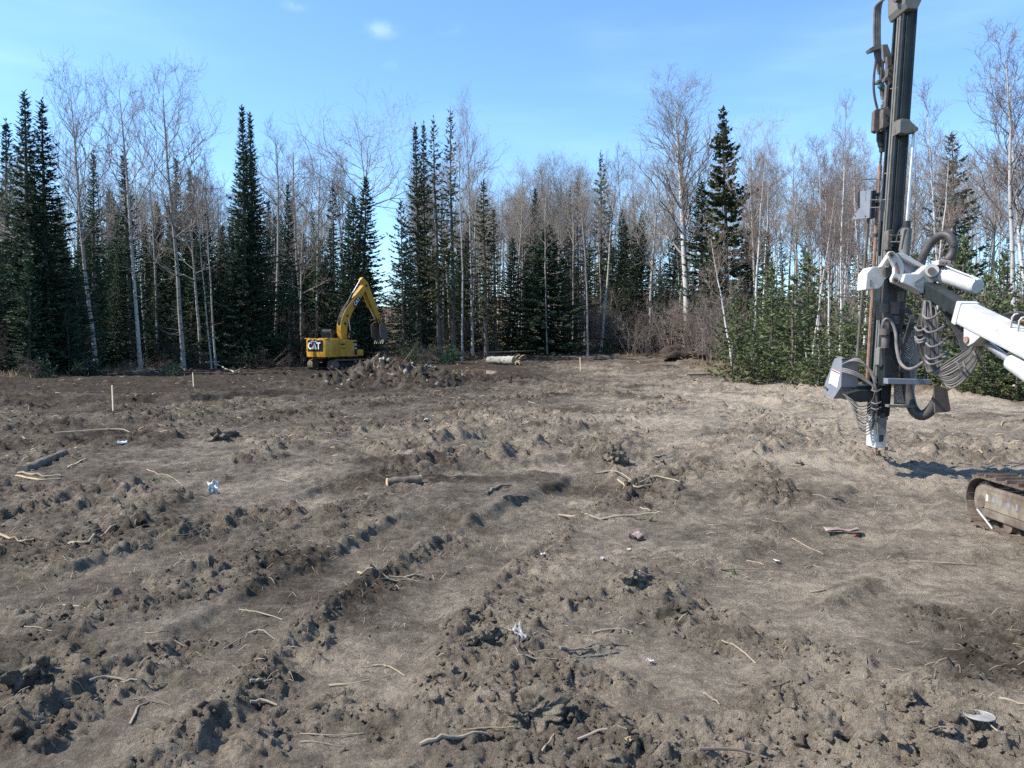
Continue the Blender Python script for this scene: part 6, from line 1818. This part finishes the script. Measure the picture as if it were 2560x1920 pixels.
# loose straw and wood chips, one mass
def straw(n, rmin, rmax, name, mat, label, cat, L0, seed, rad=.0022):
    r = np.random.default_rng(seed)
    ang = r.uniform(-math.radians(42), math.radians(42), n * 3); rr = np.exp(r.uniform(math.log(rmin), math.log(rmax), n * 3))
    x, y = np.sin(ang) * rr, np.cos(ang) * rr
    w = sstep(-.5, .5, pnoise(x * .5, y * .5, seed)) * (1 - litter(x, y)) * (.35 + .65 * rough_mask(x, y))
    k = np.flatnonzero(r.random(n * 3) < w * 1.2)[:n]; x, y, rr = x[k], y[k], rr[k]; n = len(x)
    L = L0 * r.uniform(.3, 1.3, n) * (1 + rr * .05); a = r.normal(.1, .9, n)
    z = height(x, y)
    x2, y2 = x + np.cos(a) * L, y + np.sin(a) * L
    z2 = height(x2, y2) + r.uniform(0, .35, n) * L
    pm = np.stack([(x + x2) / 2 + r.normal(0, .04, n) * L, (y + y2) / 2 + r.normal(0, .04, n) * L, (np.maximum(z, z2) + np.maximum((z + z2) / 2, 0)) / 2 + .004], 1)
    polys = [(np.array([[x[i], y[i], z[i] + .003], pm[i], [x2[i], y2[i], z2[i] + .004]]), np.array([1, 1, .7]) * (rad + rr[i] * .00024) * (0.6 + .8 * r.random())) for i in range(n)]
    V, F = tubes(polys, 3)
    link(name, new_mesh(name, V, F), M[mat], kind='stuff', label=label, cat=cat)
straw(1500, 4.2, 34, 'straw', 'stick_pale', 'pale straw and splinters strewn over the mud', 'straw', .05, 501, rad=.0008)
straw(1200, 4.2, 30, 'twig_litter', 'stick', 'dark twig bits and rootlets strewn over the mud', 'twigs', .055, 502, rad=.0009)
straw(700, 12, 60, 'wood_chips', 'wood', 'yellow wood chips strewn over the far mud', 'wood chips', .07, 503, rad=.006)

# ------------------------------------------------------------------ single large clods
CL = [(1345, 1800, .105, 'largest pointed mud clod casting a dark shadow beside the thick pale stick'), (1300, 1812, .05, 'mud clod joined to the flank of the largest pointed clod'), (1195, 1600, .055, 'round mud clod with a dark hollow beside the crumpled bag'), (1232, 1592, .06, 'tall mud clod right beside the crumpled bag'),
      (60, 1705, .12, 'big rounded mound of mud beside the thin pale reed'), (1575, 1452, .09, 'mud block on the steep edge beside the short straight stick'), (2275, 1762, .075, 'dark shaded mud clod alone on dry crumbs'), (1230, 1560, .035, 'small mud clod behind the tall one at the crumpled bag'),
      (2350, 1830, .045, 'mud nub nearest the round white lid'), (2430, 1850, .05, 'mud clod beside the mud nub at the white lid'), (545, 1095, .22, 'shaggy mud lump standing out of the churned strip behind the white scrap'), (1535, 1155, .17, 'dark rooty mud clod on the far berm'), (2000, 1165, .06, 'small red brown clod on the dry mud'), (2190, 1140, .05, 'mud crumb heap under the mast foot')]
for i, (px_, py_, s, lab) in enumerate(CL):
    g = gp(px_, py_)
    V = lumpy(ICO4[0], 400 + i, .6); V = V * (1 + .22 * noise3(ICO4[0], 420 + i, 6, 3)[:, None] + .14 * noise3(ICO4[0], 440 + i, 18, 3)[:, None]) * np.array([1, .9, .8]) * s * .8
    me = new_mesh('mud_clod', V, ICO4[1], smooth=True)
    dr = float(dryness_and_shade(np.array([g[0]]), np.array([g[1]]))[0])
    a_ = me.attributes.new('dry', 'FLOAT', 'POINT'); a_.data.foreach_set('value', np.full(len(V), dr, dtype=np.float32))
    o = link('mud_clod', me, M['soil'], label=lab, cat='clod'); o.location = g + np.array([0, 0, s * .12])

# ------------------------------------------------------------------ litter
def sheet(name, px_, py_, w, h, mat, label, cat, seed, crumple=.25, lift=.02, rz=0, tilt=0.0, n=9):
    g = gp(px_, py_, lift); r = np.random.default_rng(seed)
    X, Y = np.meshgrid(np.linspace(-.5, .5, n), np.linspace(-.5, .5, n)); x, y = X.ravel(), Y.ravel()
    z = crumple * min(w, h) * (pnoise(x * 3 + seed, y * 3, seed) + .5 * pnoise(x * 7, y * 7, seed + 1)) + crumple * w * .3 * np.abs(x)
    edge = 1 + .25 * pnoise(x * 2.5 + seed, y * 2.5, seed + 3)
    V = np.stack([x * w * edge, y * h * edge, z], 1)
    i_ = np.arange(n * n).reshape(n, n); F = np.stack([i_[:-1, :-1], i_[:-1, 1:], i_[1:, 1:], i_[1:, :-1]], -1).reshape(-1, 4)
    me = new_mesh(name, V, F, smooth=False)
    o = link(name, me, M[mat], label=label, cat=cat); o.location = g; o.rotation_euler = (tilt, 0, rz)
    so = o.modifiers.new('thickness', 'SOLIDIFY'); so.thickness = .002
    return o
sheet('plastic_scrap', 533, 1232, .11, .15, 'plastic', 'folded bright white plastic scrap standing up on the mud', 'plastic scrap', 21, .5, .06, .4, 1.1)
sheet('plastic_scrap', 306, 1112, .14, .07, 'plastic', 'small white chip lying beside the long pale pole', 'plastic scrap', 22, .3, .03, .5, .4)
sheet('plastic_bag', 1298, 1592, .07, .12, 'bag', 'crumpled dirty clear plastic bag between the clods', 'plastic bag', 23, .5, .02, .5, .2, 12)
sheet('wrapper', 2105, 1333, .32, .10, 'pink', 'muddy pinkish wrapper with a dark end on the dry mud', 'wrapper', 24, .25, .02, -.1)
put = sheet('wrapper', 1590, 1348, .13, .10, 'pink', 'small crushed pinkish wrapper among loose crumbs', 'wrapper', 25, .5, .03, .3)
put_lump('dark_scrap', *gp(2148, 1342)[:2], .035, True, label='dark rolled end lying at the pinkish wrapper', cat='scrap')
sheet('red_scrap', 2136, 1343, .05, .02, 'red', 'tiny red scrap at the dark end of the pinkish wrapper', 'scrap', 26, .2, .02)
for i, (px_, py_, s, lab) in enumerate(((1357, 1391, .045, 'white scrap alone on smooth grey mud'), (1507, 1402, .045, 'white scrap beside the heaped crumbs'), (1572, 1378, .035, 'white scrap just below the crushed pinkish wrapper'), (1940, 1410, .05, 'white square scrap next to the slim stick on the broad ridge'), (1625, 1664, .04, 'pale scrap caught in dark clods'), (1572, 1863, .035, 'pale wooden plug standing in the clods'), (1068, 1055, .17, 'grey white plastic film flattened on the far mud'))):
    sheet('white_scrap', px_, py_, s * .85, s * .65, 'plastic' if i != 5 else 'wood', lab, 'scrap', 30 + i, .35, .012 + s * .15, hr.uniform(0, 3), .3)
# round lid
g = gp(2448, 1812, .002)
o = empty('round_lid', g, label='flat round grey white lid lying on the dry mud', cat='lid', rot=(-.02, .05, .3))
c_ = [(math.cos(t) * .062, math.sin(t) * .055) for t in np.linspace(0, 2 * math.pi, 28, endpoint=False)]
MB().prism([(x, y, 0) for x, y in c_], (0, 0, .004)).build('lid_disc', M['bag'], o)
MB().tube([(x, y, .004) for x, y in c_] + [(c_[0][0], c_[0][1], .004)], .003, 6, caps=False).build('lid_rim', M['bag'], o, smooth=True)

# ------------------------------------------------------------------ grass along the edges
def grass(n, name, mat, label, seed, sel, hmin, hmax):
    r = np.random.default_rng(seed)
    y = r.uniform(18, 80, n * 14); x = r.uniform(-.72, .72, n * 14) * y
    sd = poly_sdf(x, y, CLEARING)
    w = np.exp(-((sd - .9) / 1.3) ** 2) * sstep(-.1, .45, pnoise(x * .35, y * .35, seed) + .15) * sel(x, y)
    k = np.flatnonzero(r.random(len(x)) < w)[:n]; x, y = x[k], y[k]; n = len(x)
    z = height(x, y)
    a = r.uniform(0, 6.28, n); h = r.uniform(hmin, hmax, n); le = r.normal(0, .6, (n, 2)) * h[:, None]
    wd = .010 + y * .0002
    p = np.stack([x, y, z - .02], 1); s = np.stack([np.cos(a) * wd, np.sin(a) * wd, np.zeros(n)], 1)
    t = p + np.stack([le[:, 0], le[:, 1], h], 1)
    V = np.stack([p - s, p + s, t], 1).reshape(-1, 3)
    link(name, new_mesh(name, V, np.arange(n * 3).reshape(n, 3)), M[mat], kind='stuff', label=label, cat='grass')
grass(9000, 'dry_grass', 'grass_dry', 'dry tan grass along the clearing edge', 601, lambda x, y: np.where(x > 2, 1.0, .6), .12, .40)
grass(2600, 'green_grass', 'grass_green', 'short green growth along the shady clearing edge', 602, lambda x, y: np.where(x < -4, 1.0, .12), .06, .2)
for px_, py_, lab in ((385, 1202, 'bright green tuft pressed into mud beside the bowed branch'), (1625, 1305, 'single green seedling at the long forked branch'), (1838, 1440, 'pale green shoot on the ridge of clods')):
    g = gp(px_, py_)
    m_ = MB(); big_ = px_ == 385
    for k in range(60 if big_ else 9):
        a = hr.uniform(0, 6.28); L = hr.uniform(.05, .13) * (1.0 if big_ else .8); q = np.array([hr.normal(0, .09), hr.normal(0, .07), 0]) * (1 if big_ else .12)
        t = q + np.array([math.cos(a) * L * .7, math.sin(a) * L * .7, L * (.45 if big_ else .9)]); s = np.array([-math.sin(a), math.cos(a), 0]) * .006
        m_.add([q - s, q + s, t], [(0, 1, 2)])
    o = m_.build('green_tuft', M['grass_green'], None, label=lab, cat='plant'); o.location = g
